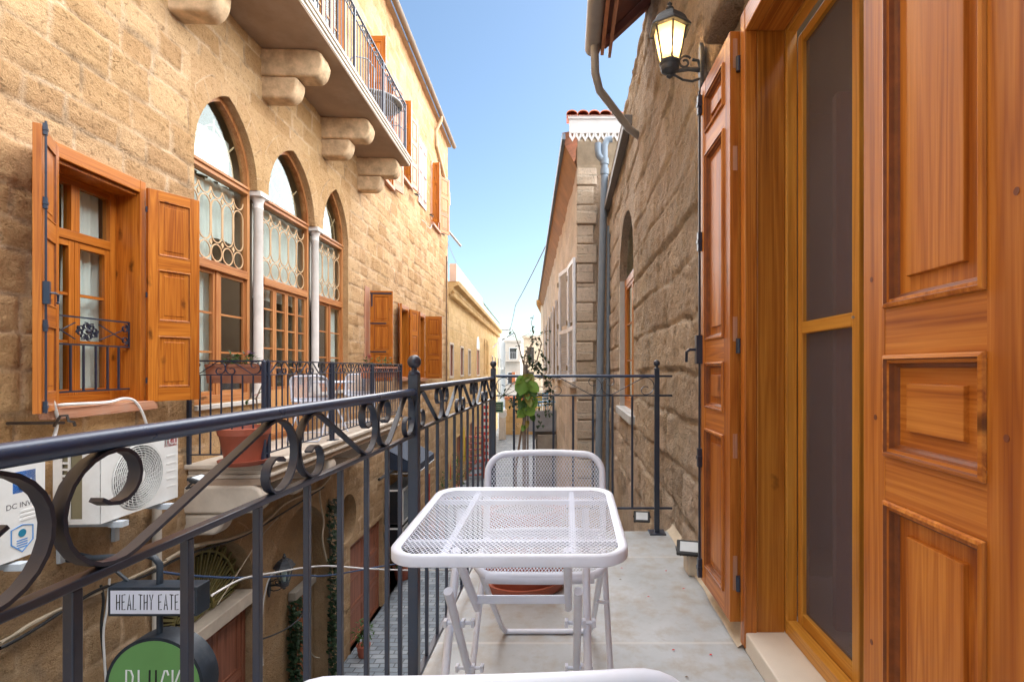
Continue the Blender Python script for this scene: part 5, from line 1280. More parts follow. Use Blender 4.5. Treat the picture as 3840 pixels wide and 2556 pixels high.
CBK = plain('black_cable', (.02,.02,.022), .5); CWH = plain('white_cable', (.72,.70,.68), .5, .05); CBG = plain('beige_cable', (.46,.38,.28), .7, .12); CBL = plain('blue_cable', (.03,.07,.17), .5); CGR = plain('grey_cable', (.2,.19,.18), .6)
cable('overhead_cable', 'dark cable sweeping across the sky from the pole to the old eaves', [(-5.0, 45, 4.5), AT(1186, 702, 33), AT(1272, 531, 20)], .022, CBK, .006)
cable('overhead_cable', 'thick bundled cable dropping from the pole to the low cornice house', [(-5.1, 45, 4.45), AT(1128, 805, 36.5), AT(1107, 834, 33.5)], .05, CGR, .004)
cable('overhead_cable', 'thin pale wire arching from the pole down to the beige end house', [(-4.9, 45, 4.4), AT(1195, 782, 52), AT(1222, 830, 60)], .02, CGR, -.02)
cable('overhead_cable', 'faint wire in the sky above the cornice of the low house', [AT(1031, 560, 18.4), AT(1048, 600, 21), AT(1058, 640, 25)], .008, CGR, .0)

# ================================================================ grey balcony of the quoined house, with furniture
gb = thing('street_balcony', 'grey concrete balcony jutting over the street below the white shutters', 'balcony', mat=M3 @ Matrix.Translation((-6.9, 0, -.75)))
CONC = plain('grey_concrete', (.30,.31,.33), .85, .15, 3.0, .3, 20.0, dirt=(.2,.19,.18), dirt_amt=.5)
m = MB(); m.box((-2.4, -.95, -.14), (0, .05, .0)); m.build('balcony_slab', CONC, gb)
m = MB(); m.box((-.06, -.95, .0), (0, .0, .52)); m.box((-2.4, -.95, .0), (-.06, -.90, .52)); m.build('parapet', CONC, gb)
for x in (-.35, -1.2, -2.1): m = MB(); m.box((x, -.7, -.42), (x + .16, .05, -.14)); m.build('bracket', STONE_G, gb, bevel=.01)
m = MB(); m.tube([(-.03, -.93, .5), (-.03, -.93, 1.15), (-.03, .0, 1.15)], .02, 6); m.tube([(-.03, -.93, 1.15), (-2.4, -.93, 1.15)], .02, 6); m.build('guard_rail', PLW, gb)
def slat_chair(label, col, M):
    c = thing('garden_chair', label, 'chair', mat=M); 
    m = MB()
    for i in range(5): m.box((-.2, -.2 + i*.085, .43), (.2, -.13 + i*.085, .45))
    m.build('seat', col, c); m = MB()
    for i in range(4): m.box((-.2, .20, .55 + i*.09), (.2, .22, .61 + i*.09))
    m.build('backrest', col, c)
    for x in (-.2, .18):
        m = MB(); m.box((x, .2, 0), (x + .02, .225, .9)); m.build('leg', col, c); m = MB(); m.box((x, -.2, 0), (x + .02, -.175, .43)); m.build('leg', col, c)
    return c
BLU = plain('blue_paint', (.08,.25,.42), .5, .1); YEL = plain('yellow_paint', (.62,.42,.04), .5, .1)
slat_chair('yellow slatted chair at the edge of the grey balcony', YEL, gb.matrix_world @ Matrix.Translation((-.35, -.68, .16)) @ Matrix.Rotation(R(80), 4, 'Z'))
tb = thing('garden_table', 'small blue slatted table on the grey balcony', 'table', mat=gb.matrix_world @ Matrix.Translation((-.5, -.32, .16)))
m = MB()
for i in range(5): m.box((-.28 + i*.115, -.3, .60), (-.18 + i*.115, .3, .63))
m.build('table_top', BLU, tb); 
for x in (-.22, .2):
    for y in (-.25, .23): m = MB(); m.box((x, y, -.16), (x + .03, y + .03, .6)); m.build('leg', BLU, tb)
slat_chair('blue slatted chair behind the small table on the grey balcony', BLU, gb.matrix_world @ Matrix.Translation((-1.3, -.45, .16)) @ Matrix.Rotation(R(-80), 4, 'Z'))
# ================================================================ air conditioners
GRILL = plain('ac_grille', (.66,.66,.64), .5, .05)
def ac_unit(label, u0, w, z0, h, kind):
    a = thing('air_conditioner', label, 'air conditioner', mat=ML @ Matrix.Translation((u0, -.08, z0)))
    d = .30; m = MB()
    fx, fz, fr = (w*.45 if kind == 'red' else w*.36), h*.5, h*.455
    # front face with round opening, shell
    arc = [(fx + fr*math.cos(2*PI*i/40), fz + fr*math.sin(2*PI*i/40)) for i in range(40)]
    arch_fill(m, arc, 0, w, 0, h, -d, .05, closed=True, rings=1)
    m.quad((0, -d, h), (w, -d, h), (w, 0, h), (0, 0, h)); m.quad((0, -d, 0), (w, -d, 0), (w, 0, 0), (0, 0, 0)); m.quad((w, -d, 0), (w, -d, h), (w, 0, h), (w, 0, 0)); m.quad((0, 0, 0), (w, 0, 0), (w, 0, h), (0, 0, h))
    m.quad((0, -d, 0), (0, -d, h), (0, -d*.62, h), (0, -d*.62, 0)); m.quad((0, 0, 0), (0, 0, h), (0, -d*.20, h), (0, -d*.20, 0)); m.quad((0, -d*.62, h*.93), (0, -d*.62, h), (0, -d*.2, h), (0, -d*.2, h*.93)); m.quad((0, -d*.62, 0), (0, -d*.62, h*.07), (0, -d*.2, h*.07), (0, -d*.2, 0))
    m.build('casing', PLW, a)
    m = MB()
    for i in range(9): z = h*(.12 + .085*i); m.box((-.004, -d*.36, z), (.004, -d*.20, z + .014)); 
    m.box((-.005, -d*.37, .02), (.005, -d*.33, h - .02)); m.build('side_louvre', PLW, a)
    m = MB(); m.box((.012, -d*.63, .02), (.02, -d*.18, h - .02)); m.build('coil', plain('olive_coil', (.23,.20,.12), .6, .15, 3.0), a)
    m = MB(); m.lathe([(fr*.98, 0), (fr*.98, .002)], (0, 0, 0), 32); o = m.build('fan_well', plain('fan_well_dark', (.10,.10,.10), .7), a); o.location = (fx, -d + .09, fz); o.rotation_euler = (PI/2, 0, 0)
    m = MB()
    for k in range(5):
        a0 = 2*PI*k/5; pts = [(fx + r_*math.cos(a0 + s), fz + r_*math.sin(a0 + s)) for r_, s in ((.05, 0), (fr*.55, .12), (fr*.93, .05), (fr*.93, .75), (fr*.5, .9), (.05, .8))]
        m.prism(pts, -d + .055, -d + .062)
    m.build('fan_blade', plain('fan_grey', (.45,.45,.45), .5), a)
    m = MB()
    for r_ in [fr*(.16 + .84*i/11) for i in range(12)]: m.bar([(fx + r_*math.cos(q), -d - .006, fz + r_*math.sin(q)) for q in [2*PI*i/40 for i in range(40)]], .006, .0045, (0, 1, 0), closed=True)
    for k in range(28):
        q = 2*PI*k/28; m.tube([(fx + r_*math.cos(q + sw), -d - .004, fz + r_*math.sin(q + sw)) for r_, sw in ((fr*.15, 0), (fr*.45, .12), (fr*.75, .3), (fr*1.02, .5))], .0028, 5)
    m.build('fan_grille', GRILL, a); m = MB(); m.lathe([(fr*.22, -.003), (fr*.22, .004), (fr*.15, .007)], (0, 0, 0), 24); o = m.build('grille_hub', PLW, a); o.location = (fx, -d - .006, fz); o.rotation_euler = (PI/2, 0, 0)
    m = MB()
    for zz in frange(h*(.20 if kind == 'red' else .38), h*(.68 if kind == 'red' else .47), .055 if kind == 'red' else .025): m.box((w*.83, -d - .006, zz), (w*.965, -d + .0, zz + .012))
    m.box((w*.79, -d - .003, .0), (w*.798, -d, h)); m.build('panel_rib', PLW, a)
    if kind == 'red':
        m = MB(); m.box((w*.795, -d - .004, h*.84), (w*.985, -d, h*.985)); m.build('red_badge', plain('red_badge_ink', (.62,.012,.03), .4), a)
        put_text('TCL', .075, PLW, a, (w*.89, -d - .0055, h*.915))
    else:
        bl = plain('blue_badge_ink', (.02,.16,.55), .4); m = MB(); m.box((w*.785, -d - .004, h*.68), (w*.935, -d, h*.90)); m.build('blue_badge', bl, a)
        m = MB(); m.bar([(p[0], -d - .006, p[1]) for p in ellipse(w*.86, h*.785, .032, .038, 14, PI*.6, PI*2.1)], .003, .012, (0, 1, 0)); m.build('badge_mark', PLW, a)
        put_text('DC INVERTER', .042, plain('grey_ink', (.12,.12,.13), .6), a, (w*.742, -d - .004, h*.55), extrude=.0006, align='LEFT')
        sh = [(w*.775, h*.31), (w*.845, h*.34), (w*.915, h*.31), (w*.915, h*.16), (w*.845, h*.06), (w*.775, h*.16)]
        m = MB(); m.prism(sh, -d - .0035, -d); m.build('shield_sticker', plain('sticker_white', (.75,.80,.85), .5), a); m = MB(); m.bar([(p[0], -d - .005, p[1]) for p in sh], .003, .006, (0, 1, 0), closed=True); m.build('sticker_outline', plain('sticker_blue', (.10,.28,.60), .5), a)
        m = MB(); m.prism([(w*.845 + .022*math.cos(q), h*.255 + .022*math.sin(q)) for q in [2*PI*i/14 for i in range(14)]], -d - .006, -d - .002); m.build('sticker_dot', plain('sticker_teal', (.02,.20,.32), .5), a)
        m = MB()
        for i in range(4): m.box((w*.81, -d - .005, h*(.19 - .025*i)), (w*.88, -d - .003, h*(.178 - .025*i)))
        m.build('sticker_line', plain('sticker_blue', (.10,.28,.60), .5), a)
    for x in (w*.18, w*.80):
        m = MB(); m.box((x - .02, -d - .06, -.05), (x + .02, .08, -.02)); m.box((x - .02, .05, -.30), (x + .02, .08, -.05)); m.box((x - .028, -d - .062, -.054), (x + .028, -d + .03, -.016)); m.build('wall_bracket', plain('bracket_steel', (.50,.54,.58), .4, .1), a)
    return a
u1, u2 = LU(230, .38), LU(408, .38)
ac_unit('white air conditioner with a red badge and a round fan grille under the shuttered window', u1, u2 - u1, .092, .50, 'red')
u3 = LU(102, .38); ac_unit('white air conditioner with blue badge and shield sticker at the left edge', u3 - .86, .86, .062, .54, 'blue')

# ================================================================ hanging sign
SGN = plain('sign_navy', (.018,.026,.038), .45, .25, 8.0, .1, dirt=(.10,.11,.12), dirt_amt=.4)
SY = 3.40; SX0, SX1 = -3.045, -2.455; SZ1, SZ0 = -.322, -.515
sg = thing('hanging_sign', 'navy hanging shop sign: white lettered box above a round green board', 'sign', ((SX0 + SX1)/2, SY, SZ0))
w2 = (SX1 - SX0)/2; hh = SZ1 - SZ0
m = MB(); m.box((-w2, .0, 0), (w2, .125, hh)); m.build('sign_box', SGN, sg, bevel=.004)
FACE = plain('sign_face_white', (.68,.70,.80), .5, .03)
m = MB(); m.box((-w2 + .018, -.002, .018), (w2 - .018, .001, hh - .022)); m.build('sign_face', FACE, sg)
INK = plain('sign_ink', (.012,.012,.016), .6)
STK = {   # tall hand-drawn capitals on a unit box: strokes
 'H': [[(0,0),(0,1)],[(.55,0),(.6,1)],[(0,.45),(.58,.52)]], 'E': [[(.6,1),(0,.97),(0,0),(.6,.03)],[(0,.5),(.45,.53)]], 'A': [[(0,0),(.32,1),(.62,0)],[(.12,.32),(.52,.32)]],
 'L': [[(.05,1),(0,0),(.55,.04)]], 'T': [[(0,1),(.7,.97)],[(.35,.98),(.33,0)]], 'Y': [[(0,1),(.3,.52),(.62,1)],[(.3,.52),(.28,0)]], 'R': [[(0,0),(0,1),(.45,.95),(.5,.7),(.4,.52),(0,.48)],[(.2,.5),(.6,0)]],
 'P': [[(0,0),(.04,1),(.4,.98),(.56,.82),(.5,.62),(.03,.46)]], 'I': [[(.1,0),(.1,1)]], 'U': [[(.06,1),(.02,.2),(.12,.02)],[(.55,1),(.52,0)]], 'C': [[(.62,.85),(.5,.98),(.32,.98),(.1,.7),(.03,.4),(.1,.1),(.3,.0),(.55,.1)]], 'K': [[(.02,0),(.04,1)],[(.62,1),(.06,.45),(.6,0)]]}
def letters(parent, word, x, z, h, cw, gap, r, mat, y, only=None):
    m = MB()
    for i, chx in enumerate(word):
        if chx != ' ' and (only is None or i in only):
            for st in STK[chx]: m.bar([(x + p[0]*cw, y, z + p[1]*h) for p in st], .002, r, (0, 1, 0))
        x += (cw*.62 + gap) if chx != ' ' else gap*1.6
    return m.build('lettering', mat, parent)
letters(sg, 'HEALTHY EATERY', -w2 + .060, .045, hh - .092, .0355, .0145, .0055, INK, -.003)
for o in (sg,): pass
cx, cz, rr_ = (355 - CX)*SY/FOC - (SX0 + SX1)/2, (HC + (CY - 1579)*SY/FOC) - SZ0, .315
m = MB(); n = 48
m.prism([(cx + (rr_ + .012)*math.cos(2*PI*i/n), cz + (rr_ + .012)*math.sin(2*PI*i/n)) for i in range(n)], .0, .15); m.build('round_board', SGN, sg, smooth=40)
m = MB(); m.prism([(cx + (rr_ - .01)*math.cos(2*PI*i/n), cz + (rr_ - .01)*math.sin(2*PI*i/n)) for i in range(n)], -.003, .001); m.build('green_face', plain('sign_green', (.13,.30,.10), .5, .06, 3.0), sg)
LWt = plain('letter_white', (.78,.80,.80), .5, .03)
lz = cz - .06; lh = .235
for word, only, mm_ in (('PLUCK', (0, 3, 4), LWt), ('PIUCK', (1,), LWt), ('PLUCK', (2,), INK)):
    letters(sg, word, cx - .185, lz - .06, lh, .085, .024, .011, mm_, -.005, only)
m = MB(); m.tube([(0, .062, hh - .01), (0, .062, hh + .13), (-.04, .062, hh + .175), (-.10, .062, hh + .19), (-.62, .062, hh + .16)], .020, 10); m.tube([(0, .062, 0), (0, .062, cz + rr_ - .01)], .019, 10); m.build('hanger_pipe', SGN, sg, smooth=50)
m = MB(); m.tube([(-w2 + .05, .1, hh), (-w2 - .12, .08, hh + .16), (-.60, .08, hh + .2)], .012, 6); m.build('stay_rod', SGN, sg)

# ================================================================ wires and pipes on the facing wall
def wire(label, pts, r, mat, name='wall_cable', group=None):
    P = [LP(*(lambda u_z, o: (u_z[0], o, u_z[1]))(LW(px, py, o), o)) for px, py, o in pts]
    Q = []
    for i in range(len(P) - 1):          # smooth through the points
        a, b, c, d = P[max(0, i-1)], P[i], P[i+1], P[min(len(P)-1, i+2)]
        for k in range(6):
            s = k / 6; Q.append(.5 * ((2*b) + (c - a)*s + (2*a - 5*b + 4*c - d)*s*s + (3*b - a - 3*c + d)*s**3))
    Q.append(P[-1]); m = MB(); m.tube(Q, r, 6); return tag(m.build(name, mat, None, smooth=60), label, 'cable', group)
wire('white cable drooping from the right end of the shuttered window sill', [(118, 935, .02), (150, 930, .1), (245, 925, .09), (285, 916, .09), (310, 922, .09), (328, 950, .08), (340, 985, .05), (352, 1020, .03)], .010, CWH)
wire('white cable hanging below the left end of the shuttered window sill', [(118, 912, .10), (126, 935, .11), (132, 965, .08), (126, 1000, .05), (112, 1040, .04)], .010, CWH)
wire('thick beige cable running along the wall under the lower balcony', [(380, 1290, .05), (430, 1262, .05), (470, 1250, .06), (530, 1238, .06), (585, 1216, .06), (620, 1190, .06), (655, 1158, .06), (700, 1136, .06), (735, 1122, .06), (760, 1095, .05)], .020, CBG)
wire('thick beige cable on the wall behind the hanging sign', [(0, 1478, .04), (30, 1462, .05), (70, 1435, .05), (130, 1405, .05), (200, 1372, .05), (300, 1330, .05), (380, 1292, .05)], .014, CBG)
wire('bundle of black wires along the wall below the blue badge unit', [(0, 1490, .06), (40, 1470, .07), (90, 1440, .06), (160, 1395, .06), (235, 1352, .06), (330, 1325, .06), (430, 1275, .06), (560, 1232, .07), (650, 1180, .07), (745, 1120, .07)], .012, CBK)
wire('black wire hanging down the wall left of the sign', [(232, 1345, .05), (238, 1380, .06), (233, 1440, .05), (238, 1500, .05), (250, 1590, .05)], .009, CBK)
wire('white wire hanging down the wall left of the round board', [(252, 1330, .06), (246, 1400, .07), (238, 1450, .06), (240, 1510, .06), (246, 1600, .05)], .008, CWH)
wire('blue cable strung across the vault from the sign arm', [(372, 1315, .52), (450, 1324, .4), (560, 1328, .35), (690, 1322, .4), (760, 1322, .5), (900, 1298, .8), (1000, 1285, 1.2)], .010, CBL, 'strung_cable')
wire('white rope strung from the sign past the vault lantern', [(488, 1368, .72), (560, 1330, .5), (640, 1315, .4), (700, 1305, .4), (760, 1301, .5), (860, 1308, .9), (960, 1311, 1.3), (1040, 1310, 1.6)], .010, CWH, 'strung_cable')
wire('white looped cable hanging down beside the vault lantern', [(642, 1316, .4), (622, 1325, .3), (608, 1370, .22), (603, 1420, .15), (602, 1470, .10), (604, 1530, .08)], .009, CWH)
wire('twine slanting across the top of the olive fanlight', [(500, 1390, .1), (545, 1320, .15), (600, 1235, .12), (640, 1190, .08)], .006, CBG, 'strung_cable')
wire('beige cord knotted down the pier between vault and round niche', [(735, 1122, .06), (738, 1160, .05), (745, 1200, .05), (742, 1240, .05), (752, 1290, .06)], .012, CBG)
wire('black cable across the pier above the narrow door', [(600, 1470, .05), (650, 1450, .06), (690, 1420, .06), (700, 1390, .06)], .010, CBK)
wire('thin cord dangling beside the left ivy of the narrow door', [(705, 1440, .1), (712, 1490, .12), (722, 1508, .12), (735, 1512, .1)], .008, CBG)
wire('thin wire looped under the highest floodlight of the far facade', [(998, 500, .03), (990, 525, .05), (978, 512, .04), (970, 505, .03)], .008, CWH)

# ================================================================ shop: awning and dark display boxes
NAVY = plain('navy_canvas', (.020,.032,.06), .7, .25, 4.0, .1, 60.0)
ua, ub = LU(890), LU(938)
aw = thing('shop_awning', 'dark navy canvas awning over the shop arch', 'awning', mat=ML @ Matrix.Translation((ua, -.02, -.62)))
m = MB(); L_ = ub - ua
m.prism([(0, 0), (-.62, -.34), (-.62, -.52), (-.60, -.52), (-.60, -.36), (0, -.03)], 0, L_, axis='x'); m.quad((0, 0, 0), (0, -.62, -.34), (0, -.62, -.5), (0, 0, -.4)); m.build('canvas', NAVY, aw)
m = MB(); m.tube([(0, 0, -.5), (0, -.62, -.5)], .012, 6); m.tube([(0, -.62, -.5), (L_, -.62, -.5)], .012, 6); m.build('awning_frame', GREYM, aw)
m = MB(); u_, z_ = LW(895, 1104, .15); m.tube([LP(LU(858), .12, -1.05), LP(LU(925), .12, -1.05)], .03, 8); tag(m.build('rolled_blind', BLKP, None), 'thin black roller blind housing above the display boxes', 'blind')
for (z0, z1, lb) in ((-2.15, -1.42, 'upper black glass display box beside the brown gate'), (-2.62, -2.22, 'lower black glass display box beside the brown gate')):
    d_ = thing('display_box', lb, 'display case', mat=ML @ Matrix.Translation((LU(884), -.03, z0)))
    W_ = LU(924) - LU(884); m = MB(); m.box((0, -.34, 0), (W_, .03, z1 - z0)); m.build('cabinet', BLKP, d_, bevel=.01)
    fr_ = frame_box(d_, 'cabinet_frame', .0, W_, 0, z1 - z0, -.36, -.341, .05, (GREYM, GREYM)); m = MB(); m.box((.05, -.35, .05), (W_ - .05, -.343, z1 - z0 - .05)); m.build('glass_pane', plain('black_glass', (.012,.016,.02), .08, .1), fr_)
    m = MB(); m.box((-.012, -.33, .04), (-.0005, -.02, z1 - z0 - .04)); m.build('side_glass', plain('black_glass', (.012,.016,.02), .08, .1), d_); m = MB(); m.box((-.016, -.36, 0), (-.0, -.335, z1 - z0)); m.box((-.016, -.36, z1 - z0 - .03), (-.001, .02, z1 - z0)); m.build('edge_trim', PLW, d_)

# ================================================================ plants
def leaf_quad(m, p, d, up, L, W, bend=.25, n=1):
    d = d.normalized(); s = d.cross(up)
    if s.length < 1e-3: s = d.orthogonal()
    s.normalize(); nn = s.cross(d)
    a = m.v(p); b = m.v(p + d*L*.45 + s*W*.5 + nn*L*.06); c = m.v(p + d*L - nn*L*bend); e = m.v(p + d*L*.45 - s*W*.5 + nn*L*.06); q = m.v(p + d*L*.5 - nn*L*.02)
    m.f((a, b, q)); m.f((b, c, q)); m.f((c, e, q)); m.f((e, a, q))
def foliage(m, centre, rad, count, L, W, squash=(1, 1, 1), seed=0):
    r = random.Random(seed)
    for i in range(count):
        v = Vector((r.gauss(0, 1), r.gauss(0, 1), r.gauss(0, 1))).normalized(); k = r.random() ** .5
        p = Vector(centre) + Vector((v.x*squash[0], v.y*squash[1], v.z*squash[2])) * rad * k
        d = (v + Vector((r.uniform(-.7, .7), r.uniform(-.7, .7), r.uniform(-.5, .5)))); leaf_quad(m, p, d, Vector((0, 0, 1)), L*r.uniform(.6, 1.25), W*r.uniform(.6, 1.2))
LG = leafmat('leaf_green', (.030,.085,.020), (.075,.16,.035)); LB = leafmat('leaf_bright', (.11,.24,.03), (.20,.36,.06)); LD_ = leafmat('leaf_dark', (.012,.035,.016), (.03,.065,.025)); LY = leafmat('leaf_yellowing', (.30,.22,.05), (.18,.24,.05))
STEM = plain('stem_bark', (.20,.15,.11), .85, .2, 20.0, .3); SOIL = plain('soil', (.05,.035,.025), .95, .3, 20.0, .6)
FPK = plain('pink_petals', (.62,.06,.20), .6, .2); FPU = plain('lilac_petals', (.42,.24,.55), .6, .2); FRD = plain('red_petals', (.60,.05,.05), .6, .2); FWH = plain('white_petals', (.75,.72,.70), .6)
# our pot with climbing plant
pt = thing('plant_pot', 'large terracotta pot on a round saucer beyond the chair', 'pot', (-.225, 2.68, .002))
m = MB(); m.lathe([(.155, .022), (.165, .03), (.20, .36), (.215, .37), (.222, .42), (.205, .42), (.195, .37), (.0005, .36)], n=36); m.build('pot', TERRA, pt, smooth=35)
m = MB(); m.lathe([(.17, .0), (.20, .004), (.222, .055), (.214, .058), (.195, .018), (.0005, .016)], n=36); m.build('saucer', TERRA, pt, smooth=40); m = MB(); m.lathe([(.19, .365), (.12, .385), (.0005, .39)], n=20, cap=False); m.build('soil', SOIL, pt, smooth=60)
cl = thing('climbing_plant', 'climbing plant with big bright leaves on an old stake at the far railing', 'plant', (-.225, 2.68, .385))
def CP(px, py, Y=2.80): v = AT(px, py, Y); return v - Vector((-.225, 2.68, .385))
m = MB(); m.tube([CP(1207, 1230), CP(1206, 1000), CP(1208, 880), CP(1209, 838)], [.011, .011, .012, .014], 8); m.tube([CP(1215, 1230), CP(1214, 1000), CP(1216, 850)], .006, 6); m.build('stake', plain('old_grey_stake', (.22,.19,.17), .9, .3, 30.0, .5), cl, smooth=40)
m = MB(); m.tube([CP(1190, 1230), CP(1186, 1080), CP(1198, 1000), CP(1212, 930), CP(1204, 870), CP(1206, 820), CP(1224, 790), CP(1227, 760), CP(1222, 742), CP(1228, 725)], [.007, .007, .006, .006, .005, .004, .003, .002, .0018, .0014], 6)
m.tube([CP(1206, 850), CP(1235, 830), CP(1246, 790), CP(1240, 772), CP(1262, 760)], [.006, .004, .003, .002, .0015], 5); m.tube([CP(1206, 845), CP(1195, 800), CP(1185, 770), CP(1178, 757)], [.005, .003, .002, .0015], 5)
m.tube([CP(1208, 850), CP(1216, 815), CP(1232, 775), CP(1215, 768), CP(1196, 778)], [.004, .003, .002, .0015, .001], 5); m.tube([CP(1230, 840), CP(1262, 880), CP(1270, 930), CP(1255, 960)], [.004, .003, .002, .0015], 5); m.tube([CP(1205, 870), CP(1180, 880), CP(1165, 900), CP(1150, 915)], [.004, .003, .002, .0015], 5); m.build('stem', STEM, cl, smooth=60)
def big_leaf(px, py, w, h, ang, mat, Y=2.76):
    m = MB(); c = CP(px, py, Y); k = Y / FOC; w *= k; h *= k
    pr = [(0, -.5), (.30, -.32), (.5, .0), (.46, .28), (.25, .46), (.06, .40), (0, .30), (-.06, .40), (-.25, .46), (-.46, .28), (-.5, .0), (-.30, -.32)]
    ca, sa = math.cos(ang), math.sin(ang); tl = Vector((.0, rnd.uniform(-.03, .03), 0)); c = c + tl; o = m.v(c + Vector((0, .012, 0)))
    vs = []
    for x, z in pr: X, Z = x*w, z*h; vs.append(m.v(c + Vector((X*ca - Z*sa, .02*(abs(x)*2)**1.5 + .015*z, X*sa + Z*ca))))
    for i in range(len(vs)): m.f((o, vs[i], vs[(i+1) % len(vs)]))
    return m.build('leaf', mat, cl, smooth=60)
for a in ((1203, 886, 36, 48, -.25, LB), (1224, 898, 26, 36, .5, LG), (1196, 908, 20, 30, -.5, LG), (1217, 920, 18, 34, .3, LY), (1209, 932, 14, 26, .1, LG), (1200, 950, 26, 28, -.7, LB), (1219, 944, 30, 30, .8, LB), (1205, 872, 26, 24, .3, LB), (1228, 890, 26, 34, .9, LB), (1196, 873, 16, 22, -.8, LB), (1212, 868, 22, 20, .1, LY), (1212, 976, 10, 20, 0, LY), (1222, 870, 18, 22, .6, LY), (1192, 890, 18, 24, -.3, LB), (1228, 925, 20, 28, .4, LB), (1198, 930, 18, 26, -.2, LG), (1214, 905, 22, 30, .1, LB), (1225, 962, 14, 18, .5, LG), (1203, 985, 12, 16, -.2, LB)): big_leaf(*a)
r = random.Random(5); m = MB()
for (x0, y0_, x1, y1_, n_) in ((1227, 725, 1224, 790, 12), (1206, 820, 1232, 775, 14), (1246, 790, 1262, 760, 10), (1230, 840, 1262, 880, 44), (1262, 880, 1260, 955, 60), (1240, 800, 1262, 850, 30), (1165, 900, 1200, 960, 26), (1226, 900, 1245, 980, 26), (1205, 800, 1222, 850, 16), (1195, 800, 1178, 757, 8), (1180, 880, 1150, 915, 16), (1235, 830, 1250, 850, 22), (1190, 900, 1185, 990, 14), (1214, 830, 1216, 795, 10)):
    for i in range(n_):
        k = r.random(); p = CP(x0 + (x1-x0)*k + r.gauss(0, 5), y0_ + (y1_-y0_)*k + r.gauss(0, 4), 2.80 + r.uniform(-.05, .05)); leaf_quad(m, p, Vector((r.uniform(-1, 1), r.uniform(-1, 1), r.uniform(-.9, .5))), Vector((0, 0, 1)), .026, .018)
m.build('small_leaves', LD_, cl)
# railing trough planters on the facing balcony
def trough(label, plabel, M, L_, flowers, seed):
    p = thing('planter_trough', label, 'planter', mat=M); m = MB()
    m.prism([(-.07, 0), (.07, 0), (.095, .15), (.105, .15), (.105, .18), (-.105, .18), (-.105, .15), (-.095, .15)], 0, L_, axis='x'); m.build('trough', plain('orange_terracotta', (.52,.22,.13), .6, .12, 6.0), p, bevel=.006)
    m = MB(); m.box((.02, -.08, .181), (L_ - .02, .08, .186)); m.build('soil', SOIL, p)
    f = thing('flowering_plant', plabel, 'plant', mat=M @ Matrix.Translation((0, 0, .186))); r_ = random.Random(seed); m = MB()
    for c_, rad, n_ in flowers[0]: foliage(m, c_, rad, n_, .05, .03, (1.3, .7, .8), seed)
    m.build('foliage', LG, f)
    for (c_, n_, mt) in flowers[1]:
        m = MB()
        for i in range(n_):
            q = Vector(c_) + Vector((r_.gauss(0, .025), r_.gauss(0, .02), r_.gauss(0, .018)))
            for k in range(5): leaf_quad(m, q, Vector((math.cos(1.26*k), math.sin(1.26*k), .35)), Vector((0, 0, 1)), .030, .024, .1)
        m.build('flower', mt, f)
MN = ML @ Matrix.Translation((lu0 + .09, -.20, .97)) @ Matrix.Rotation(-PI/2, 4, 'Z')
trough('terracotta trough planter on the near end railing of the lower balcony', 'lilac and green flowers in the near trough planter', Matrix.Translation(LP(lu0 + .13, .14, .985)) @ Matrix.Rotation(LA, 4, 'Z'), .52, ([((.20, 0, .03), .07, 60), ((.33, 0, .02), .08, 70)], [((.36, -.02, .10), 9, FPU), ((.22, -.02, .07), 4, FWH)]), 3)
trough('terracotta trough planter on the far section of the lower balcony railing', 'pink flowers in the far trough planter', ML @ Matrix.Translation((LU(848, .64), -.60, .97)), 1.35, ([((.1, 0, .04), .12, 70), ((.75, 0, .04), .14, 80), ((1.1, 0, .05), .13, 70)], [((.08, -.02, .15), 14, FPK), ((1.15, -.02, .15), 6, FWH)]), 4)
pp = LP(LU(578, .58), .52, ZSLAB + .002)
pt2 = thing('plant_pot', 'big red terracotta pot at the corner of the lower balcony', 'pot', pp)
m = MB(); m.lathe([(.15, .03), (.16, .035), (.205, .27), (.215, .28), (.225, .34), (.212, .345), (.195, .30), (.0005, .29)], n=32); m.build('pot', TERRA, pt2, smooth=35); m = MB(); m.lathe([(.19, 0), (.215, .03), (.22, .045), (.205, .045), (.18, .015), (.0005, .014)], n=32); m.build('saucer', TERRA, pt2, smooth=40); m = MB(); m.lathe([(.19, .295), (.0005, .305)], n=16, cap=False); m.build('soil', SOIL, pt2)
vn = thing('climbing_plant', 'thin bare vine with a few red flowers climbing the near marble column', 'plant', pp + Vector((0, 0, .3)))
def VP(px, py, o=.40): u_, z_ = LW(px, py, o); return LP(u_, o, z_) - (pp + Vector((0, 0, .3)))
m = MB(); m.tube([(0, 0, 0), VP(588, 985, .48), VP(592, 940), VP(590, 915), VP(603, 885), VP(606, 862), VP(612, 845), VP(610, 830)], [.012, .010, .009, .008, .007, .006, .004, .003], 6); m.tube([VP(590, 920), VP(580, 912), VP(572, 920)], .004, 5); m.build('stem', STEM, vn, smooth=60)
m = MB(); r = random.Random(9)
for px, py in ((572, 918), (570, 925), (606, 900), (612, 850), (600, 890), (596, 905), (608, 870)): leaf_quad(m, VP(px, py), Vector((r.uniform(-1, 1), r.uniform(-1, 1), -.3)), Vector((0, 0, 1)), .06, .04)
m.build('foliage', LG, vn); m = MB()
for px, py in ((604, 828), (588, 908), (610, 838)):
    for k in range(5): leaf_quad(m, VP(px, py), Vector((math.cos(1.26*k), math.sin(1.26*k), .3)), Vector((0, 0, 1)), .03, .02)
m.build('flower', FRD, vn)
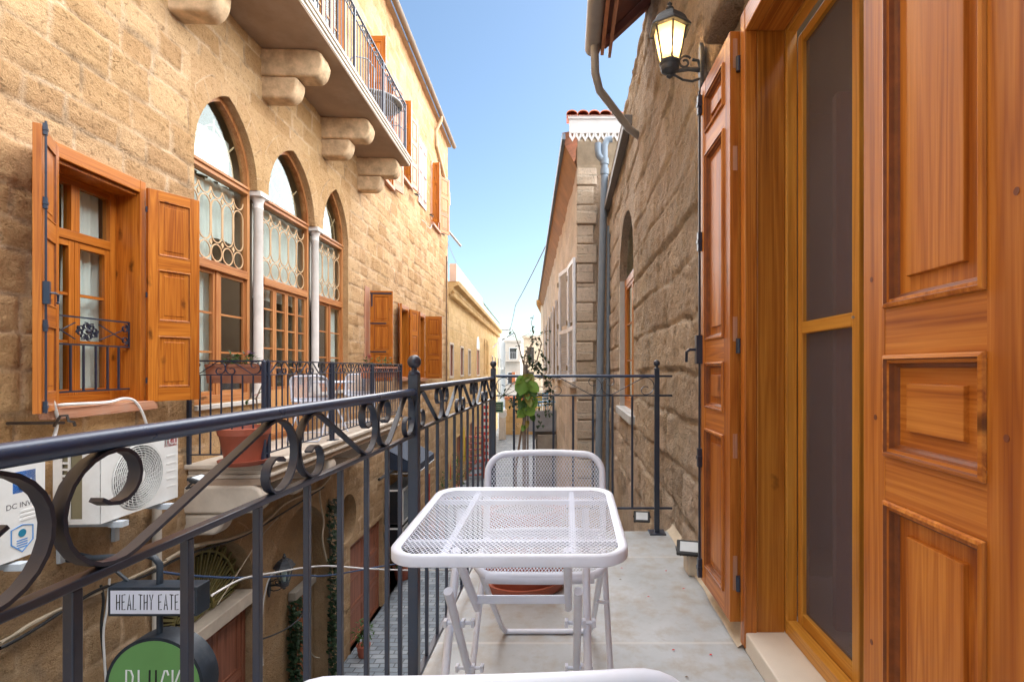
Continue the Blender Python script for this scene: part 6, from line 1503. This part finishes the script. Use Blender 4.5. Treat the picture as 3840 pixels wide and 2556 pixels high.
# furniture on the facing balconies
dup(ch, ML @ Matrix.Translation((LU(712, .36), -.40, ZSLAB)) @ Matrix.Rotation(R(95), 4, 'Z'), 'white mesh chair nearer the marble column on the lower balcony', 'white mesh chairs on the facing balcony')
dup(ch, ML @ Matrix.Translation((LU(822, .36), -.40, ZSLAB)) @ Matrix.Rotation(R(-75), 4, 'Z'), 'white mesh chair by the right arch on the lower balcony', 'white mesh chairs on the facing balcony')
wt = thing('bistro_table', 'white round table between the two chairs of the lower balcony', 'table', LP(LU(768, .36), .36, ZSLAB))
m = MB(); m.lathe([(.27, .69), (.28, .70), (.27, .715), (.0005, .716)], n=28); m.build('tabletop', WHITE, wt)
for k in range(3): m = MB(); m.tube([(.2*math.cos(2.1*k), .2*math.sin(2.1*k), 0), (-.12*math.cos(2.1*k), -.12*math.sin(2.1*k), .69)], .011, 8); m.build('leg', WHITE, wt)
def patio_table(label, loc):
    t_ = thing('patio_table', label, 'table', loc); m = MB(); m.lathe([(.44, .70), (.45, .715), (.44, .73), (.0005, .732)], n=36); m.build('glass_top', plain('smoked_glass', (.25,.26,.25), .15), t_); m = MB()
    m.tube([(.45*math.cos(a), .45*math.sin(a), .715) for a in [2*PI*i/36 for i in range(36)]], .018, 8, closed=True); m.tube([(.36*math.cos(a), .36*math.sin(a), .66) for a in [2*PI*i/30 for i in range(30)]], .010, 6, closed=True); m.build('table_rim', GREYM, t_)
    for k in range(4): a = PI/4 + PI/2*k; m = MB(); m.tube([(.4*math.cos(a), .4*math.sin(a), 0), (.22*math.cos(a), .22*math.sin(a), .35), (.4*math.cos(a), .4*math.sin(a), .7)], .012, 6); m.build('leg', GREYM, t_)
patio_table('round glass topped metal table on the upper balcony', LP(LU(868, .42), .38, 5.052))
def metal_chair(label, loc, rz):
    c = thing('metal_chair', label, 'chair', loc, rz, 'metal chairs on the upper balcony'); m = MB(); m.lathe([(.19, .44), (.20, .45), (.19, .46), (.0005, .461)], n=24); m.build('seat', GREYM, c); m = MB()
    m.tube([(-.19, .16, .45), (-.20, .22, .8), (-.1, .24, .92), (.1, .24, .92), (.20, .22, .8), (.19, .16, .45)], .012, 8)
    for x in (-.1, 0, .1): m.tube([(x, .18, .46), (x, .24, .91)], .008, 6)
    m.build('backrest', GREYM, c, smooth=60)
    for k in range(4): a = PI/4 + PI/2*k; m = MB(); m.tube([(.17*math.cos(a), .17*math.sin(a), .44), (.21*math.cos(a), .21*math.sin(a), 0)], .011, 6); m.build('leg', GREYM, c)
metal_chair('grey metal chair before the round table on the upper balcony', LP(LU(830, .4), .40, 5.052), PI + .4); metal_chair('grey metal chair at the far end of the upper balcony', LP(LU(905, .4), .40, 5.052), .2)
# ivy either side of the narrow door
def ivy(label, u0_, u1_, z0_, z1_, seed, out):
    i_ = thing('ivy', label, 'plant', LP((u0_ + u1_)/2, out, z0_)); base = LP((u0_ + u1_)/2, out, z0_); m = MB(); r_ = random.Random(seed)
    for k in range(int((z1_ - z0_) * 260)):
        z_ = r_.uniform(z0_, z1_); p = LP(r_.uniform(u0_, u1_), out + r_.uniform(0, .12), z_) - base; leaf_quad(m, p, LP(r_.uniform(-.6, .6), 1, r_.uniform(-1, .2)) - LP(0, 0, 0), Vector((0, 0, 1)), .075, .06)
    m.build('foliage', LD_, i_); m = MB(); m.tube([LP((u0_+u1_)/2, out, z0_) - base, LP((u0_+u1_)/2 + .03, out + .02, (z0_+z1_)/2) - base, LP((u0_+u1_)/2, out, z1_) - base], .014, 6); m.build('stem', STEM, i_)
ivy('dark ivy climbing the pier right of the narrow door', LU(748), LU(764), -3.78, -.9, 1, .0); ivy('dark ivy left of the narrow door inside the vault', LU(690) + .1, LU(706) + .1, -3.78, -2.1, 2, -.24)
# street clutter
def potted(label, loc, r0, h, hc, rad, n, mat, pot=TERRA, seed=0, name='potted_shrub', L=.09):
    p = thing(name, label, 'plant', loc); m = MB(); m.lathe([(r0*.7, 0), (r0*.75, .01), (r0, h*.9), (r0*1.08, h*.92), (r0*1.08, h), (r0*.9, h), (.0005, h*.93)], n=18); m.build('pot', pot, p, smooth=35)
    m = MB(); foliage(m, (0, 0, hc), rad, n, L, L*.6, (1, 1, 1.2), seed); m.build('foliage', mat, p); m = MB(); m.tube([(0, 0, h*.9), (.02, 0, hc)], .015, 6); m.build('stem', STEM, p)
G0 = -3.798
def gp(px, py): Y = (HC - G0) * FOC / (py - CY); return Vector(((px - CX)*Y/FOC, Y, G0))
potted('bushy green potted shrub on the street by the red crates', gp(1046, 1150), .28, .5, 1.15, .55, 420, LG, seed=11); potted('low green potted shrub near the gate on the cobbles', gp(925, 1330), .2, .3, .55, .28, 200, LG, seed=12)
potted('tall green shrub in a grey pot beside the shop boxes', gp(1012, 1195), .25, .45, 1.0, .5, 360, LG, GREYM, seed=13); potted('small cactus in a pot at the foot of the vault wall', LP(LU(672), .35, G0), .12, .2, .45, .14, 90, LD_, seed=14, L=.07); potted('small green plant in a pot by the brown gate', LP(LU(802), .25, G0), .11, .2, .42, .16, 110, LG, seed=15, L=.07)
def umbrella(label, loc, col, h):
    u_ = thing('folded_parasol', label, 'parasol', loc); m = MB(); m.lathe([(.02, h*.35), (.10, h*.40), (.085, h*.7), (.05, h*.95), (.01, h)], n=10); m.build('canopy', col, u_, smooth=50); m = MB(); m.tube([(0, 0, .05), (0, 0, h*1.03)], .02, 6); m.build('pole', PLW, u_); m = MB(); m.lathe([(.22, 0), (.22, .05), (.03, .1)], n=14); m.build('base', CONC, u_)
umbrella('folded orange parasol among the potted shrubs', gp(1032, 1160), plain('orange_canvas', (.60,.12,.03), .7), 2.3); umbrella('folded yellow parasol farther along the street', gp(1066, 1110), plain('yellow_canvas', (.60,.42,.05), .7), 2.5); umbrella('folded white parasol against the low house', gp(985, 1180), plain('cream_canvas', (.60,.56,.50), .8), 2.6)
def rack(label, loc, col, rz=0.0):
    k = thing('display_rack', label, 'rack', loc, rz)
    for x in (-.4, .4):
        m = MB(); m.box((x - .02, -.15, 0), (x + .02, .15, 1.9)); m.build('rack_side', col, k)
    for z in frange(.15, 1.85, .28): m = MB(); m.box((-.38, -.15, z), (.38, .15, z + .03)); m.build('shelf', col, k)
RDP = plain('red_rack_paint', (.36,.06,.04), .6, .15)
rack('red display rack standing at the shop by the corner post', gp(1092, 1100), RDP, .4); rack('red display rack nearer the gate behind the baluster', gp(958, 1250), RDP, 1.2); rack('red display rack at the far shop doors', gp(1112, 1065), RDP, .2)
cr = thing('wooden_crate', 'brown crate of goods on the cobbles beside the red rack', 'crate', gp(985, 1250)); m = MB()
for z in (0, .2, .4): m.box((-.4, -.3, z), (.4, -.27, z + .16)); m.box((-.4, .27, z), (.4, .3, z + .16)); m.box((-.4, -.27, z), (-.37, .27, z + .16)); m.box((.37, -.27, z), (.4, .27, z + .16))
m.build('slats', WOODD('x'), cr); m = MB(); m.box((-.37, -.27, .02), (.37, .27, .45)); m.build('contents', plain('patterned_cloth', (.40,.16,.12), .8, .6, 30.0), cr)
sb2 = thing('sign_board', 'small dark green hanging board with a pale rim in the street', 'sign', AT(1147, 936, 21)); m = MB(); m.box((-.17, 0, -.2), (.17, .04, .2)); m.build('board', plain('green_board', (.03,.09,.06), .5), sb2); frame_box(sb2, 'board_rim', -.19, .19, -.22, .22, -.01, .05, .03, (plain('rim_green', (.30,.45,.30), .5),)*2); m = MB()
for z in (.08, 0, -.08): m.box((-.11, -.004, z), (.11, -.001, z + .025))
m.build('chalk_lines', plain('chalk', (.35,.4,.3), .8), sb2); m = MB(); m.tube([(-.17, .02, .15), (-2.6, .02, .2)], .02, 6); m.build('arm', GREYM, sb2)
sg3 = thing('round_sign', 'round white sign disc hanging in the street', 'sign', AT(1157, 952, 22)); m = MB(); m.lathe([(.17, -.03), (.17, .03)], n=24); o = m.build('disc', PLW, sg3); o.rotation_euler = (PI/2, 0, 0); m = MB(); m.tube([(0, 0, .16), (0, 0, .5), (-2.6, 0, .5)], .015, 6); m.build('arm', GREYM, sg3)
pl = thing('pillar', 'pale square pillar standing in the far street', 'pillar', gp(1156, 1010)); m = MB(); m.box((-.22, -.22, 0), (.22, .22, 1.9)); m.build('shaft', plain('pillar_plaster', (.55,.50,.45), .8, .1), pl); m = MB(); m.box((-.28, -.28, 1.9), (.28, .28, 2.05)); m.build('cap', SLAB, pl, bevel=.01)
gw = thing('garden_wall', 'low stone wall crossing the end of the street', 'wall', (-4.6, 38, G0)); m = MB(); m.box((0, 0, 0), (2.3, .4, 2.6)); m.build('wall_face', STONE_F, gw); m = MB(); m.box((-.05, -.08, 2.6), (2.4, .5, 2.8)); m.build('coping', TILE, gw)
def striped(label, loc, h):
    k = thing('striped_banner', label, 'banner', loc); m = MB(); m.box((-.02, -.02, 0), (.02, .02, h)); m.build('banner_pole', GREYM, k); m = MB(); n = 18
    for i in range(n): m.box((.02, -.008, .5 + (h - .6)*i/n), (.24, .008, .5 + (h - .6)*(i + 1)/n), i % 2)
    m.build('banner_cloth', [FRD, PLW], k)
striped('red and white striped banner in front of the low house', gp(1112, 1085), 3.4); striped('taller red and white striped banner behind the near balusters', gp(1058, 1085), 3.9)
# stone arch mass under the grey balcony side, bricks of the lower street
bv = thing('street_vault', 'grey stone vault mouth under the street balcony', 'vault', mat=M3 @ Matrix.Translation((-9.2, 0, 0))); m = MB()
arch_fill(m, pointed_arch(-1.4, 1.6, -2.3, -1.3, 10), -2.2, 2.4, -2.3, -1.0, -.6, .6); m.box((-2.2, -.6, -3.8), (-1.4, 0, -2.3)); m.box((1.6, -.6, -3.8), (2.4, 0, -2.3)); m.quad((2.4, -.6, -3.8), (2.4, 0, -3.8), (2.4, 0, -1.0), (2.4, -.6, -1.0)); m.quad((-2.2, -.6, -1.0), (2.4, -.6, -1.0), (2.4, 0, -1.0), (-2.2, 0, -1.0)); m.build('vault_wall', STONE_G, bv)
# fallen petals on the balcony floor
r = random.Random(21)
for i in range(12):
    x_, y_ = r.uniform(.2, .66), r.uniform(1.7, 3.2); m = MB(); leaf_quad(m, Vector((0, 0, .004)), Vector((r.uniform(-1, 1), r.uniform(-1, 1), .05)), Vector((0, 0, 1)), .016, .010, .05)
    o = m.build('fallen_petal', FRD if i % 3 else STEM, None); o.location = (x_, y_, .0); tag(o, 'tiny dry petal lying on the pale balcony floor', 'petal', 'petals fallen on the balcony floor')
# ================================================================ camera, light, sky
cam = bpy.data.cameras.new('camera'); co = bpy.data.objects.new('camera', cam); COL.objects.link(co)
co.location = (0, 0, HC); co.rotation_euler = (PI / 2, 0, 0)
cam.sensor_width = 36; cam.lens = FOC / 2356 * 36; cam.shift_x = (1178 - CX) / 2356; cam.shift_y = (CY - 784) / 2356
cam.clip_start = .02; cam.clip_end = 20000
scene.camera = co
LIGHT_EL, LIGHT_AZ = R(42), R(60)          # azimuth clockwise from the street's far end
sd = Vector((math.sin(LIGHT_AZ) * math.cos(LIGHT_EL), math.cos(LIGHT_AZ) * math.cos(LIGHT_EL), math.sin(LIGHT_EL)))
sl = bpy.data.lights.new('fill_dome', 'SUN'); so = bpy.data.objects.new('fill_dome', sl); COL.objects.link(so)
sl.energy = 3.6; sl.angle = R(160); sl.color = (1.0, .985, .96)  # very wide dome of added fill light, not aimed from the real sun
so.rotation_euler = (-sd).to_track_quat('-Z', 'Y').to_euler(); so.location = (3, -4, 14)
w = bpy.data.worlds.new('World'); scene.world = w; w.use_nodes = True
nt = w.node_tree; nt.nodes.clear()
sky = nt.nodes.new('ShaderNodeTexSky'); sky.sky_type = 'NISHITA'; sky.sun_disc = False
sky.sun_elevation = LIGHT_EL; sky.sun_rotation = LIGHT_AZ; sky.air_density = 1.0; sky.dust_density = 1.0; sky.ozone_density = 1.2
bg = nt.nodes.new('ShaderNodeBackground'); bg.inputs[1].default_value = .052
ou = nt.nodes.new('ShaderNodeOutputWorld'); tn = nt.nodes.new('ShaderNodeMix'); tn.data_type = 'RGBA'; tn.blend_type = 'MULTIPLY'; tn.inputs[0].default_value = 1.0; tn.inputs[7].default_value = (.95, 1.02, 1.0, 1)
nt.links.new(sky.outputs[0], tn.inputs[6]); nt.links.new(tn.outputs[2], bg.inputs[0]); nt.links.new(bg.outputs[0], ou.inputs[0])
scene.view_settings.view_transform = 'Standard'; scene.view_settings.look = 'None'; scene.view_settings.exposure = 2.25; scene.view_settings.gamma = 1.0
scene.cycles.max_bounces = 10; scene.cycles.diffuse_bounces = 6; scene.cycles.transparent_max_bounces = 24; scene.cycles.glossy_bounces = 4
scene.cycles.caustics_reflective = False; scene.cycles.caustics_refractive = False
scene.cycles.use_denoising = True; scene.cycles.sample_clamp_indirect = 6.0
